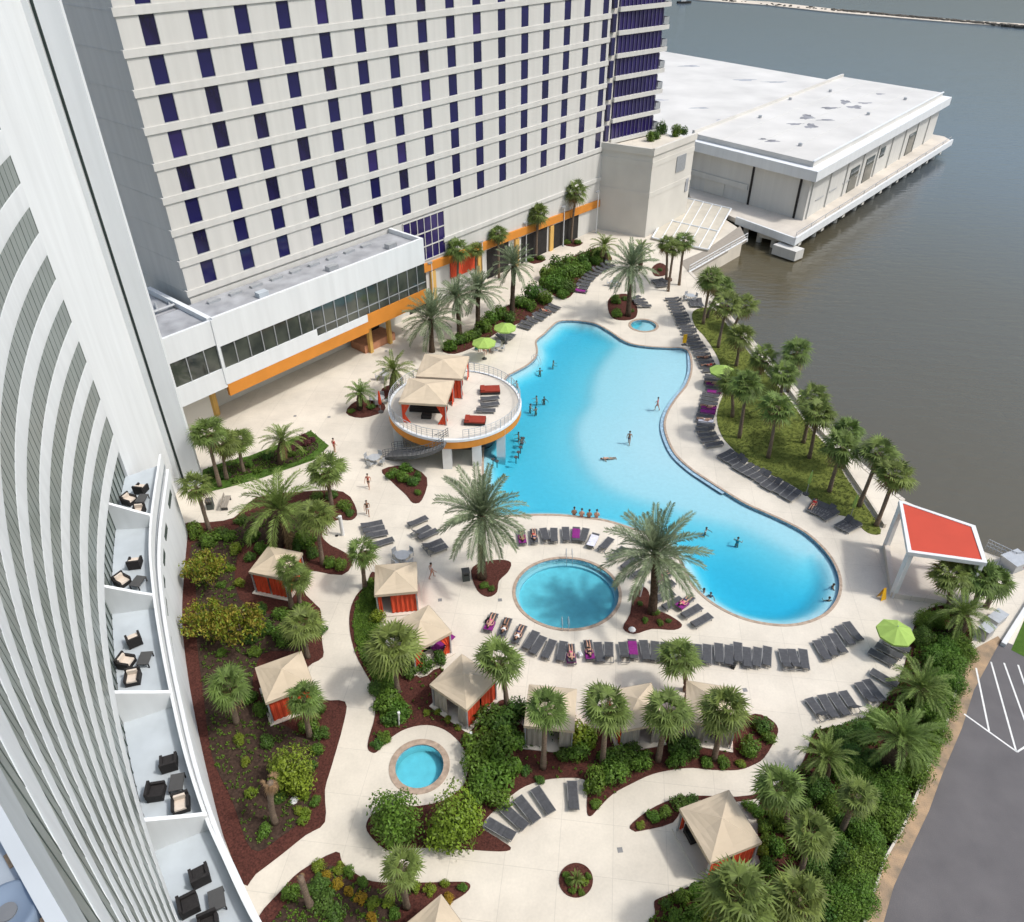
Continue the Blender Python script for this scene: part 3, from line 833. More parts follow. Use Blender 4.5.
sweep([An[0], An[1], An[2]], 6.6, 7.4, .12, 'wall2', 'belt_course', ann)
sweep([An[0], An[1], An[2]], 11.4, 12.2, .12, 'wall2', 'belt_course', ann)
MB().prism([p * .97 + cen * .03 for p in An], 13.3, 13.36).build('terrace_paving', 'deck', ann)
p = Vector((0, 0)) + D * 9.3 + NO * .08
MB().box((p.x, p.y, 10.3), (3.0, .1, 2.6), TROT).build('louvre_panel', 'alu', ann)
p = D * 12.3 + NO * .08
MB().box((p.x, p.y, 6.0), (.9, .1, 2.2), TROT).build('door', 'roof_grey', ann)

# ------------------------------------------------------------------ pier hall
pier = empty('pier_hall', (53, 137, 0), 0, 'large white roofed hall standing on a pier over the water', 'building')
PO = Vector((53, 137))
def pr(px, py, z):
    q = pix(px, py, z); return Vector((q.x - PO.x, q.y - PO.y))
DZ = .8
ZR = 9.6
Fq = [pr(689, 140, ZR), pr(818, 172, ZR), pr(952, 97, ZR), pr(848, 77, ZR)]
Fq[3] = Fq[0] + (Fq[2] - Fq[1])
MB().prism(Fq, ZR - 1.7, ZR).build('roof_fascia', ['white', 'roof_white'], pier)
cq = sum(Fq, Vector((0, 0))) / 4
e1 = (Fq[1] - Fq[0]).normalized(); e2 = (Fq[2] - Fq[1]).normalized()
Hq = [Fq[0] + e2 * 1.6, Fq[1] + e2 * 1.8 - e1 * 1.8, Fq[2] - e2 * 1.8 - e1 * 1.8, Fq[3] - e2 * 1.6]
MB().prism(Hq, ZR, ZR + .9).build('raised_roof', 'roof_white', pier)
sweep([Hq[1], Hq[2]], ZR + .9, ZR + 1.1, .3, 'white', 'roof_kerb', pier)
sweep([Hq[3], Hq[0]], ZR + .9, ZR + 1.5, .5, 'roof_white', 'ridge_kerb', pier)
Lq = [pr(600, 128, ZR - .6), pr(655, 128, ZR - .6), Fq[0], Fq[3], pr(668, 52, ZR - .6), pr(600, 38, ZR - .6)]
MB().prism(Lq, ZR - 3, ZR - .6).build('lower_roof', 'roof_white', pier)
rr = random.Random(11)
def stain_patch(px, py, wpx, hpx, z):
    c = pr(px, py, z); n = 40; P = []; q1, q2, q3 = rr.uniform(0, 6), rr.uniform(0, 6), rr.uniform(0, 6)
    ex = (pr(px + wpx, py, z) - c); ey = (pr(px, py - hpx, z) - c)
    for k in range(n):
        t = 2 * math.pi * k / n; r = .8 + .18 * math.sin(3 * t + q1) + .12 * math.sin(5 * t + q2) + .07 * math.sin(9 * t + q3)
        P.append(c + ex * math.cos(t) * r + ey * math.sin(t) * r)
    return MB().prism(P, z + .001, z + .004, bottom=False)
for px, py, a_, h_ in ((807, 117, 8, 3), (811, 126, 7, 3), (845, 102, 6, 2.5), (855, 107, 9, 2), (830, 108, 11, 1.3), (795, 124, 9, 1.2), (826, 120, 10, 1.0), (865, 103, 9, .9), (880, 94, 5, 1), (772, 141, 8, 1.5), (763, 139, 5, 1)):
    stain_patch(px, py, a_, h_, ZR + .9).build('roof_stain', 'stain', pier)
for px, py, a_, h_ in ((690, 66, 12, 1), (745, 80, 12, 1.2), (700, 108, 12, .8), (660, 100, 9, .8), (720, 120, 5, .8), (775, 82, 14, .8)):
    stain_patch(px, py, a_, h_, ZR - .6).build('roof_stain', pm('pale_roof_stain', (.36, .37, .40), .7, .2, .5), pier)
for px, py in ((790, 100), (830, 92), (760, 118), (868, 115), (905, 100), (800, 146)):
    p = pr(px, py, ZR + .9); MB().lathe([(0, .5), (.35, .5), (.35, 0)], 12, (p.x, p.y, ZR + .9)).build('roof_vent', 'alu', pier)
for f_ in (.25, .5, .75):
    sweep([Hq[0].lerp(Hq[1], f_), Hq[3].lerp(Hq[2], f_)], ZR + .9, ZR + .93, .12, 'roof_grey' if False else 'wall', 'roof_seam', pier)
Wq = [Fq[0] + e1 * .5 + e2 * 1.3, Fq[1] - e1 * 1.3 + e2 * 1.3, Fq[2] - e1 * 1.3 - e2 * 2, Fq[3] + e1 * .5 - e2 * 2]
MB().prism(Wq, DZ, ZR - 1.7).build('wall', 'wall', pier)
a_ = math.atan2(e1.y, e1.x); ln = (Wq[1] - Wq[0]).length
nn = Vector((e1.y, -e1.x))
for f_ in (.55, .93):
    p = Wq[0] + e1 * ln * f_ + nn * .12
    MB().box((p.x, p.y, (DZ + ZR - 1.75) / 2), (.35, .2, ZR - 1.75 - DZ), a_).build('downpipe', 'dark', pier)
p = Wq[0] + e1 * ln * .24 + nn * .1
MB().box((p.x, p.y, DZ + 1.2), (4.5, .12, 2.3), a_).build('door', 'wall2', pier)
sweep([Wq[0] + nn * .1, Wq[0] + e1 * ln * .52 + nn * .1], DZ + 2.4, DZ + 3.4, .3, 'wall', 'belt_course', pier)
l2 = (Wq[2] - Wq[1]).length; a2 = math.atan2(e2.y, e2.x); n2 = Vector((e2.y, -e2.x))
for k in range(9):
    p = Wq[1] + e2 * l2 * (k + .15) / 9 + n2 * .35
    MB().box((p.x - n2.x * .25, p.y - n2.y * .25, (DZ + ZR - 1.71) / 2), (.45, .3, ZR - 1.71 - DZ), a2).build('pilaster', 'wall', pier)
for f_, wd, hh in ((.30, 4.4, 4.4), (.41, 4.6, 4.6), (.50, 2.6, 1.8), (.76, 4.6, 4.4)):
    p = Wq[1] + e2 * l2 * f_ + n2 * .06
    MB().box((p.x, p.y, DZ + (hh / 2 if hh > 2 else 4.2)), (wd, .15, hh), a2).build('opening', 'dark_glass', pier)
for k in range(4):
    p = Wq[1] + e2 * l2 * (.08 + k * .085) + n2 * .09
    MB().box((p.x, p.y, DZ + 2.5), (3.6, .12, .12), a2).build('wall_rail', 'alu', pier)
Dk = [pr(690, 197, DZ), pr(737, 219, DZ), pr(795, 240, DZ), pr(952, 141, DZ), Fq[2] + e2 * 2 + e1 * .5, Fq[3] - e1 * 6, Fq[0] - e1 * 6 + e2 * 10]
MB().prism(Dk, DZ - .8, DZ).build('deck_slab', ['seawall'], pier)
sweep([Dk[1] - nn * 0, Dk[2], Dk[3]], DZ - .9, DZ + .35, .35, 'white', 'deck_kerb', pier)
sweep([Dk[2] * .985 + cq * .015, Dk[3] * .985 + cq * .015], DZ + .95, DZ + 1.05, .08, 'rail', 'handrail', pier)
b = MB()
dl = (Dk[3] - Dk[2]); m_ = 14
for k in range(m_ + 1):
    p = Dk[2] + dl * (k / m_)
    p = p * .985 + cq * .015
    b.box((p.x, p.y, DZ + .6), (.07, .07, .9))
b.build('rail_post', 'rail', pier)
for k in range(9):
    p = Dk[2] + dl * ((k + .3) / 9) - n2 * 1.6
    MB().tube([(p.x, p.y, WZ - 1), (p.x, p.y, DZ - .85)], .55, 10).build('pile', 'wall2', pier)
    MB().box((p.x - n2.x * 2, p.y - n2.y * 2, DZ - 1.3), (1.2, 7, .9), a2).build('pile_cap', 'wall2', pier)
d1 = Dk[2] - Dk[1]
for k in range(4):
    p = Dk[1] + d1 * ((k + .4) / 4) - Vector((d1.y, -d1.x)).normalized() * 1.4
    MB().tube([(p.x, p.y, WZ - 1), (p.x, p.y, DZ - .85)], .5, 10).build('pile', 'wall2', pier)
p = pr(788, 250, -1.0)
MB().box((p.x, p.y, -1.2), (4.4, 2.4, 1.6), a_).build('pile_footing', 'wall', pier)

# ramp canopy and boardwalk
rmp = empty('ramp_canopy', pix(680, 225), 0, 'broad sloping beige ribbed ramp between the annex block and the pier hall', 'ramp')
ro = pix(680, 225)
def rv(px, py, z): return pix(px, py, z) - ro
q = [rv(652, 238, .3), rv(708, 250, .3), rv(731, 209, 1.1), rv(677, 196, 1.1)]
b = MB().face(q)
lo = [Vector((v.x, v.y, v.z - .3)) for v in q]
b.face(list(reversed(lo)))
for k in range(4): b.face([q[k], lo[k], lo[(k + 1) % 4], q[(k + 1) % 4]])
b.build('slope', 'sand' if False else pm('beige_ramp', (.52, .48, .40), .8, .1, .6), rmp)
for k in range(7):
    t = k / 6
    a1 = q[0].lerp(q[1], t); b1 = q[3].lerp(q[2], t)
    MB().tube([a1 + Vector((0, 0, .05)), b1 + Vector((0, 0, .05))], .09 if 0 < k < 6 else .16, 6).build('rib', 'white', rmp)
for t in (.0, .42, 1.0):
    a1 = q[0].lerp(q[3], t); b1 = q[1].lerp(q[2], t)
    MB().tube([a1 + Vector((0, 0, .06)), b1 + Vector((0, 0, .06))], .13, 6).build('cross_bar', 'white', rmp)
bw = empty('boardwalk', pix(715, 255), 0, 'narrow timber boardwalk with white rails leading under the pier hall', 'boardwalk')
bo = pix(715, 255)
bp = [pix(*p) - bo for p in ((689, 273), (747, 240), (740, 226), (706, 250), (680, 262))]
MB().prism([v.xy for v in bp], -.3, .03).build('planking', 'plank', bw)
for (p0, p1) in (((689, 272), (747, 239)),):
    P0, P1 = pix(*p0) - bo, pix(*p1) - bo
    b = MB().tube([P0 + Vector((0, 0, 1)), P1 + Vector((0, 0, 1))], .06, 6).tube([P0 + Vector((0, 0, .5)), P1 + Vector((0, 0, .5))], .04, 6)
    for k in range(11):
        p = P0.lerp(P1, k / 10); b.tube([p - Vector((0, 0, .2)), p + Vector((0, 0, 1))], .05, 6)
    b.build('railing', 'white_paint', bw)
    t = P1 - P0
    MB().box(((P0 + P1) / 2 + Vector((0, 0, -.15))), (t.length, .35, .45), math.atan2(t.y, t.x)).build('edge_beam', 'white_paint', bw)

# ================================================================== CURVED HOTEL (the photographer's own building)
CC = Vector((65.856, 75.889)); CR = 100.637
def FA(phi, off=0.0):
    return Vector((CC.x + (CR - off) * math.cos(phi), CC.y + (CR - off) * math.sin(phi)))
E3 = Vector((-31.55, 50.3))
PH0 = math.atan2(E3.y - CC.y, E3.x - CC.x) % (2 * math.pi)
PH1 = PH0 + 55 / CR * 1.32
ch = empty('curved_hotel', (E3.x, E3.y, 0), 0, 'white curved hotel facade of stacked bands with roof terraces at its foot', 'hotel')
def chl(P): return Vector((P[0] - E3.x, P[1] - E3.y))
def arc_prism(off0, off1, z0, z1, n=220, pa=PH0, pb=PH1):
    b = MB()
    for k in range(n + 1):
        ph = pa + (pb - pa) * k / n
        i, o = chl(FA(ph, off0)), chl(FA(ph, off1))
        b.v += [(i.x, i.y, z0), (i.x, i.y, z1), (o.x, o.y, z0), (o.x, o.y, z1)]
    for k in range(n):
        a = k * 4; c = a + 4
        for q in ((a, a + 1, c + 1, c), (a + 2, c + 2, c + 3, a + 3), (a + 1, a + 3, c + 3, c + 1), (a, c, c + 2, a + 2)):
            b.f.append(q); b.m.append(0)
    b.f += [(0, 2, 3, 1), (n * 4, n * 4 + 1, n * 4 + 3, n * 4 + 2)]; b.m += [0, 0]
    return b
FP = 3.24; Z0 = 10.4; WH = 1.72; TZ = 7.75
for k in range(10):
    zt = Z0 + FP * k + (.95 if k == 9 else 0)
    top = zt + FP - WH + (.85 if k == 8 else 0) if k < 9 else 42.2
    b = MB(); n_ = 240; prof = [(-.34 if k < 9 else -.072, zt), (-.003, zt), (.006, zt + (top - zt) * .08), (.016, zt + (top - zt) * .22), (.018, zt + (top - zt) * .5), (.016, zt + (top - zt) * .8), (.010, top - .05), (.0, top), (-.34 if k < 9 else -.072, top)]
    if k == 9: prof = [(-.072, zt), (-.003, zt), (.0, zt + .1), (.0, top), (-.072, top)]
    q_ = len(prof)
    for j in range(n_ + 1):
        ph = PH0 + (PH1 - PH0) * j / n_
        for o_, z_ in prof:
            p = chl(FA(ph, o_)); b.v.append((p.x, p.y, z_))
    for j in range(n_):
        for i_ in range(q_):
            a_ = j * q_ + i_; c_2 = j * q_ + (i_ + 1) % q_
            b.f.append((a_, a_ + q_, c_2 + q_, c_2)); b.m.append(0)
    b.f += [tuple(range(q_)), tuple(n_ * q_ + i_ for i_ in reversed(range(q_)))]; b.m += [0, 0]
    b.build('wall_band', 'white' if k < 9 else pm('grey_white_parapet', (.47, .50, .515), .7, .06, 1.5), ch, smooth=False)
    zl = (zt - WH - (.1 if k == 9 else 0)) if k else TZ + .02
    if k:
        b = arc_prism(-.008, -.30, zl, zt)
    else:
        b = arc_prism(-.32, -.45, zl, zt)
    L_ = CR * (PH1 - PH0); nm = int(L_ / .95)
    for j in range(nm + 1):
        ph = PH0 + (PH1 - PH0) * (j + .15) / nm
        p = chl(FA(ph, -.028 if k else -.29)); wd = .07 if j % 3 else .12
        b.box((p.x, p.y, (zl + zt) / 2), (.05, wd, zt - zl - .004), ph, 1)
    b.build('window_strip' if k else 'terrace_glazing', ['grey_glass', 'dark_line'], ch)
# roof and its parapet
Rp = [chl(FA(PH0 + (PH1 - PH0) * k / 40, -.0725)) for k in range(41)]
Rb = [chl(FA(PH0 + (PH1 - PH0) * k / 40, -16)) for k in range(41)]
MB().prism(Rp + Rb[::-1], 41.2, 42.12).build('roof', pm('slate_blue_roof', (.31, .35, .39), .8, .12, 2.5, detail=7), ch)
b = MB(); rr = random.Random(4)
for k in range(26):
    ph = PH1 - (PH1 - PH0) * rr.uniform(.12, .42); p = chl(FA(ph, -.075 - rr.uniform(0, .012)))
    b.box((p.x, p.y, 42.122), (rr.uniform(.01, .03), rr.uniform(.02, .10), .012), ph)
b.build('roof_stain', 'sand', ch)
# round grey vent cowl on the roof near the camera
vp = pix(3, 908, 42.2) - Vector((E3.x, E3.y, 0))
MB().lathe([(.0, .05), (.10, .055), (.125, .075), (.145, .07), (.155, .04), (.16, 0)], 32, (vp.x, vp.y, 42.1)).build('vent_cowl', pm('blue_grey_vent', (.17, .22, .29), .95, .1, 3), ch, smooth=True)
MB().lathe([(.045, .052), (.045, .062), (.0, .064)], 20, (vp.x, vp.y, 42.1)).build('vent_cap', 'stair_grey', ch)
# rear and end walls
MB().prism([chl(FA(PH0 + (PH1 - PH0) * k / 40, -15.6)) for k in range(41)] + [chl(FA(PH0 + (PH1 - PH0) * k / 40, -16)) for k in reversed(range(41))], 0, 41.9).build('rear_wall', 'white', ch)
E2 = Vector((-32.25, 58.55))
def strip(name, a, b, t, z0, z1, mat):
    """wall from a to b, thickness t to the left of the direction"""
    dv = (b - a).normalized(); nv = Vector((-dv.y, dv.x)) * t
    return MB().prism([chl(a), chl(b), chl(b + nv), chl(a + nv)], z0, z1).build(name, mat, ch)
strip('end_wall', E3 + Vector((0.0, .02)), E2, .5, 0, 46, 'white')
strip('end_wall_rim', E2 + Vector((-.02, .0)), E2 + Vector((.42, .06)), .5, 0, 46, 'white')
strip('slot', E2 + Vector((.30, .40)), E2 + Vector((.9, .5)), .3, 0, 46, 'dark_line')
strip('fin_wall', Vector((-31.55, 58.78)), Vector((-30.0, 59.1)), .6, 0, 46, 'white')
strip('back_wall', Vector((-48, 60)), Vector((-31.7, 60)), 1, 0, 46, 'white')
# terraces along the foot
par = [(160, 462), (155, 495), (152, 520), (151, 545), (152, 565), (156, 602), (163, 645), (172, 690), (186, 750), (206, 812), (225, 855), (252, 912), (290, 975)]
PZ = 8.75
PAR = spline(W2(par, PZ), 4, False)
PAR = [PAR[0] + (PAR[0] - PAR[1]).normalized() * 1.2] + PAR
def off_line(P, d):
    out = []
    for k in range(len(P)):
        t = (P[min(k + 1, len(P) - 1)] - P[max(k - 1, 0)]).normalized()
        out.append(P[k] + Vector((-t.y, t.x)) * d)      # to the left of travel = courtyard side
    return out
fo = [chl(FA(PH0 + (PH1 - PH0) * k / 40, -.3)) for k in range(41)]
MB().prism([chl(p) for p in PAR] + [chl(E3 + Vector((-.3, 8)))][:0] + fo[::-1], TZ - .4, TZ).build('terrace_floor', 'roof_blue', ch)
def ribbon(P, d0, d1, z0, z1, mat, name):
    A, B = [chl(p) for p in off_line(P, d0)], [chl(p) for p in off_line(P, d1)]
    b = MB()
    for k in range(len(A)):
        b.v += [(A[k].x, A[k].y, z0), (A[k].x, A[k].y, z1), (B[k].x, B[k].y, z0), (B[k].x, B[k].y, z1)]
    for k in range(len(A) - 1):
        a = k * 4; c = a + 4
        for q in ((a, c, c + 1, a + 1), (a + 2, a + 3, c + 3, c + 2), (a + 1, c + 1, c + 3, a + 3), (a, a + 2, c + 2, c)):
            b.f.append(q); b.m.append(0)
    e = (len(A) - 1) * 4
    b.f += [(0, 1, 3, 2), (e, e + 2, e + 3, e + 1)]; b.m += [0, 0]
    return b.build(name, mat, ch)
ribbon(PAR, -.16, .0, TZ - .3, PZ, 'white', 'terrace_parapet')
ribbon(PAR, .0, .22, TZ - 1.4, TZ - .6, 'white', 'terrace_ledge')
ribbon(PAR, -.15, .05, 0, TZ - .92, 'white', 'outer_wall')
b = MB()
cum = 0
O_ = [chl(p) for p in off_line(PAR, .07)]
for k in range(len(O_) - 1):
    t = O_[k + 1] - O_[k]
    p = (O_[k] + O_[k + 1]) / 2
    if k % 4 in (1, 2):
        b.box((p.x, p.y, TZ - 1.9), (t.length * .9, .06, 1.0), math.atan2(t.y, t.x))
b.build('wall_opening', 'dark_line', ch)
parts_in = [(102, 500), (97, 583), (112, 690), (142, 818), (183, 930)]
parts_out = [(150, 515), (152.5, 595), (170.5, 692), (207, 814), (258, 925)]
for a_, b_ in zip(parts_in, parts_out):
    A = pix(*a_, 10.55).xy; Bq = pix(*b_, 8.9).xy
    A = A + (A - Bq).normalized() * .2
    dv = (Bq - A); nv = Vector((-dv.y, dv.x)).normalized() * .11
    K = A + dv * .72
    bb = MB(); i = 0
    P3 = [(A, TZ), (Bq, TZ), (Bq, 8.95), (K, 9.35), (A, 10.5)]
    L1 = [Vector((*chl(p + nv), z)) for p, z in P3]; L2 = [Vector((*chl(p - nv), z)) for p, z in P3]
    bb.face(L1).face(list(reversed(L2)))
    for k in range(5): bb.face([L1[k], L2[k], L2[(k + 1) % 5], L1[(k + 1) % 5]])
    bb.build('partition_wall', 'white', ch)

# terrace furniture: each piece a thing
def lounge_chair(cush=True):
    r = empty('terrace_chair', (0, 0, 0))
    MB().b2(-.42, .42, -.42, .42, .06, .34).b2(-.42, .42, .30, .44, .345, .80).b2(-.44, -.30, -.42, .29, .345, .60).b2(.30, .44, -.42, .29, .345, .60).build('frame', 'wicker', r)
    if cush:
        MB().b2(-.29, .29, -.41, .28, .345, .46).build('seat_cushion', 'cushion', r)
        MB().b2(-.28, .28, .16, .29, .47, .78).build('back_cushion', 'cushion', r)
    else:
        MB().b2(-.29, .29, -.41, .28, .345, .46).build('seat_cushion', 'wicker', r)
    for sx in (-1, 1):
        for sy in (-1, 1): MB().b2(sx * .36 - .03, sx * .36 + .03, sy * .36 - .03, sy * .36 + .03, 0, .06).build('leg', 'wicker', r)
    return r
def low_table():
    r = empty('terrace_table', (0, 0, 0))
    MB().b2(-.36, .36, -.5, .5, .36, .42).build('table_top', 'frame', r)
    for sx in (-1, 1):
        for sy in (-1, 1): MB().b2(sx * .32 - .03, sx * .32 + .03, sy * .45 - .03, sy * .45 + .03, 0, .36).build('leg', 'wicker', r)
    return r
PROTO = {}
def place(key, maker, loc, rz, label, cat, group):
    if key not in PROTO:
        PROTO[key] = maker(); o = PROTO[key]
    else: o = copy_tree(PROTO[key])
    o.location = loc; o.rotation_euler = (0, 0, rz)
    return tag(o, label, cat, group)
UN = ['topmost terrace beside the blank end wall', 'second terrace from the blank end wall', 'middle terrace', 'terrace second from the bottom', 'lowest terrace']
terr = [
    ('c', 141, 489, 170, 0, 'round backed cream chair at the parapet of the'), ('c', 129, 500, 70, 0, 'cream cushioned chair by the glazing of the'), ('t', 142, 499, 0, 0, 'black low table between chairs on the'), ('c', 139, 511, 10, 0, 'cream cushioned chair against the partition of the'),
    ('c', 135, 563, 190, 1, 'cream cushioned chair facing the table on the'), ('c', 122, 581, 60, 1, 'cream cushioned chair by the glazing of the'), ('t', 138, 582, -10, 1, 'black low table by the partition of the'),
    ('c', 134, 640, 215, 2, 'turned cream cushioned chair at the upper end of the'), ('t', 145, 659, 5, 2, 'black low table at the parapet side of the'), ('c', 126, 662, 80, 2, 'cream cushioned chair by the glazing of the'), ('c', 133, 678, 15, 2, 'cream cushioned chair by the partition of the'),
    ('d', 169, 763, 200, 3, 'all black wicker chair at the upper end of the'), ('t', 177, 783, 12, 3, 'black low table at the parapet side of the'), ('d', 156, 792, 100, 3, 'broad black wicker chair by the glazing of the'), ('c', 181, 804, 20, 3, 'black chair with cream cushion by the partition of the'),
    ('d', 200, 876, 210, 4, 'all black wicker chair at the upper end of the'), ('t', 217, 900, 25, 4, 'black low table at the parapet side of the'), ('d', 189, 905, 120, 4, 'broad black wicker chair by the glazing of the'), ('d', 209, 925, 25, 4, 'black wicker chair below the table on the')]
for kind, x, y, rz, u, lab in terr:
    p = pix(x, y, TZ + .3); p.z = TZ
    if kind == 't': place('tt', low_table, p, R_(rz), lab + ' ' + UN[u], 'table', 'terrace furniture')
    elif kind == 'c': place('tc', lounge_chair, p, R_(rz), lab + ' ' + UN[u], 'chair', 'terrace furniture')
    else: place('td', lambda: lounge_chair(False), p, R_(rz), lab + ' ' + UN[u], 'chair', 'terrace furniture')

# ================================================================== ROUND RAISED DECK
RDZ = 3.6
rc = pix(455, 403, RDZ); RR = 6.9
rd = empty('round_bar_deck', (rc.x, rc.y, 0), 0, 'round raised sun deck with orange rim standing on white columns at the pool', 'deck')
MB().lathe([(0, RDZ - .35), (RR - .25, RDZ - .35), (RR - .25, RDZ - .001), (0, RDZ)], 64).build('floor', 'path', rd)
MB().lathe([(RR - .24, RDZ - 1.0), (RR + .02, RDZ - 1.0), (RR + .02, RDZ - .2), (RR - .24, RDZ - .2)], 64).build('rim', 'orange', rd)
MB().lathe([(RR - .24, RDZ - .199), (RR + .05, RDZ - .199), (RR + .05, RDZ + .06), (RR - .24, RDZ + .06)], 64).build('kerb', 'white', rd)
b = MB()
def gap(t): return False
for k in range(72):
    t = 2 * math.pi * k / 72; t2 = 2 * math.pi * (k + 1) / 72
    if 262 < math.degrees(t) < 279: continue
    b.tube([((RR - .1) * math.cos(t), (RR - .1) * math.sin(t), RDZ + .06), ((RR - .1) * math.cos(t), (RR - .1) * math.sin(t), RDZ + 1.1)], .022 if k % 3 else .04, 5)
    for z in (.35, .6, .85, 1.1):
        b.tube([((RR - .1) * math.cos(q), (RR - .1) * math.sin(q), RDZ + z) for q in (t, t2)], .018 if z < 1 else .035, 5, cap=False)
b.build('railing', 'rail', rd)
for px, py, z in ((447, 471, 0), (480, 468, -.1), (504, 455, -1), (395, 446, 0), (400, 390, 0), (440, 370, 0)):
    p = pix(px, py, 0) - Vector((rc.x, rc.y, 0))
    if p.xy.length > RR - .6: p = p * ((RR - .6) / p.xy.length)
    MB().b2(p.x - .45, p.x + .45, p.y - .45, p.y + .45, -1.5, RDZ - .36).build('column', 'white_paint', rd)
bc = pix(505, 452, 0) - Vector((rc.x, rc.y, 0))
MB().lathe([(2.6, -.4), (2.75, -.4), (2.75, .95), (2.6, .95)], 36, (1.5, -.6, 0)).lathe([(0, .96), (2.9, .96), (2.9, 1.03), (0, 1.03)], 36, (1.5, -.6, 0)).build('bar_counter', 'frame', rd)
MB().lathe([(0, 0), (3.9, 0), (3.9, RDZ - .36)], 32, (-.6, .6, 0)).build('core_wall', 'shade_wall', rd)  # widened dark core; the shade under the deck is put into its colour
# curved stair down to the plaza on the near left
A = pix(446, 441, RDZ); Bq = pix(420, 451, 1.9); Cq = pix(388, 455, 0)
path = spline([A.xy, Bq.xy, Cq.xy], 8, False); ns = len(path)
stb = MB(); r1 = []; r2 = []
for k in range(ns - 1):
    a_, b_ = path[k], path[k + 1]; t = b_ - a_; z = RDZ * (1 - (k + .5) / (ns - 1))
    stb.box(((a_.x + b_.x) / 2 - rc.x, (a_.y + b_.y) / 2 - rc.y, z - .1), (t.length + .02, 1.5, .24), math.atan2(t.y, t.x))
stb.build('stair', 'stair_grey', rd)
for sgn in (-1, 1):
    bb = MB(); P = []
    for k in range(ns):
        t = (path[min(k + 1, ns - 1)] - path[max(k - 1, 0)]).normalized(); q = path[k] + Vector((-t.y, t.x)) * .75 * sgn
        z = RDZ * (1 - k / (ns - 1))
        P.append(Vector((q.x - rc.x, q.y - rc.y, z)))
    for h in (.25, .5, .75, 1.05): bb.tube([p + Vector((0, 0, h)) for p in P], .03, 5)
    for p in P: bb.tube([p, p + Vector((0, 0, 1.05))], .03, 5)
    for k in range(len(P) - 1): bb.face([P[k] + Vector((0, 0, .08)), P[k + 1] + Vector((0, 0, .08)), P[k + 1] + Vector((0, 0, -.3)), P[k] + Vector((0, 0, -.3))])
    bb.build('stair_railing', 'stair_grey', rd)

def bar_stool():
    r = empty('bar_stool', (0, 0, 0))
    MB().lathe([(0, .78), (.2, .78), (.2, .86), (0, .86)], 14).build('seat', 'frame', r)
    MB().tube([(0, 0, 0), (0, 0, .78)], .05, 8).build('post', 'frame', r)
    return r
for k, (x, y) in enumerate(((516, 460), (518.5, 455), (520.5, 450), (522, 445.5), (523, 441), (493, 462), (497, 464))):
    p = pix(x, y, -.1); p.z = -.55
    place('stool', bar_stool, p, 0, f'dark bar stool standing in the pool under the round deck, {nth(k + 1)} along the bar', 'stool', 'pool bar stools')

# ================================================================== RED ROOF PAVILION
pv = pix(890, 590); hz = 5.1
q = [pix(899, 500, hz), pix(975.5, 525.5, hz), pix(987.5, 563, hz), pix(908, 552, hz)]
pav = empty('shade_pavilion', (pv.x, pv.y, 0), 0, 'open pavilion with flat orange red roof framed in white beside the bay', 'pavilion')
Q = [Vector((v.x - pv.x, v.y - pv.y)) for v in q]
cq_ = sum(Q, Vector((0, 0))) / 4
inn = [p + (cq_ - p).normalized() * .42 for p in Q]
b = MB()
for k in range(4):
    a_, b_, c_2, d_ = Q[k], Q[(k + 1) % 4], inn[(k + 1) % 4], inn[k]
    b.prism([a_, b_, c_2, d_], hz - .35, hz)
b.build('roof_frame', 'white_paint', pav)
MB().prism([p + (cq_ - p).normalized() * -.01 for p in inn], hz - .22, hz - .06).build('roof_panel', 'red_roof', pav)
for k in range(4):
    p = Q[k] + (cq_ - Q[k]).normalized() * .42
    MB().box((p.x, p.y, (hz - .36) / 2), (.4, .4, hz - .36), .2).build('post', 'white_paint', pav)
lw = [Q[0] + (cq_ - Q[0]).normalized() * .42, Q[3] + (cq_ - Q[3]).normalized() * .42, Q[2] + (cq_ - Q[2]).normalized() * .42]
sweep(lw, 0, .5, .4, 'seawall', 'low_wall', pav)
MB().prism([p + (cq_ - p).normalized() * .8 for p in Q], .01, .10).build('floor', 'seawall', pav)
# railing along the water right of the pavilion
P0, P1, P2 = pix(985, 549), pix(1012, 562), pix(1080, 556)
bb = MB()
for a_, b_ in ((P0, P1), (P1, P2)):
    for h in (.4, .75, 1.1): bb.tube([a_ + Vector((0, 0, h)), b_ + Vector((0, 0, h))], .035, 6)
    for k in range(9):
        p = a_.lerp(b_, k / 8); bb.tube([p, p + Vector((0, 0, 1.1))], .035, 6)
tag(bb.build('waterside_railing', 'rail'), 'grey metal railing at the water beyond the red roofed pavilion', 'railing')
# utility cabinets near the stair at the parking corner
for (x, y, dx, dz, lab) in ((983, 636, 1.1, 1.0, 'pale grey utility cabinet beside the feathery palm at the wall end'), (995, 622, 1.5, .7, 'blue grey low equipment box behind the utility cabinet near the parking lot')):
    p = pix(x, y); e_ = empty('utility_cabinet', p, .6, lab, 'cabinet')
    MB().b2(-dx / 2, dx / 2, -.4, .4, .06, dz).build('housing', 'alu', e_); MB().b2(-dx / 2 - .04, dx / 2 + .04, -.44, .44, dz, dz + .06).build('lid', 'rail', e_)
    MB().b2(-dx / 2 + .1, dx / 2 - .1, -.3, .3, 0, .06).build('base', 'frame', e_)

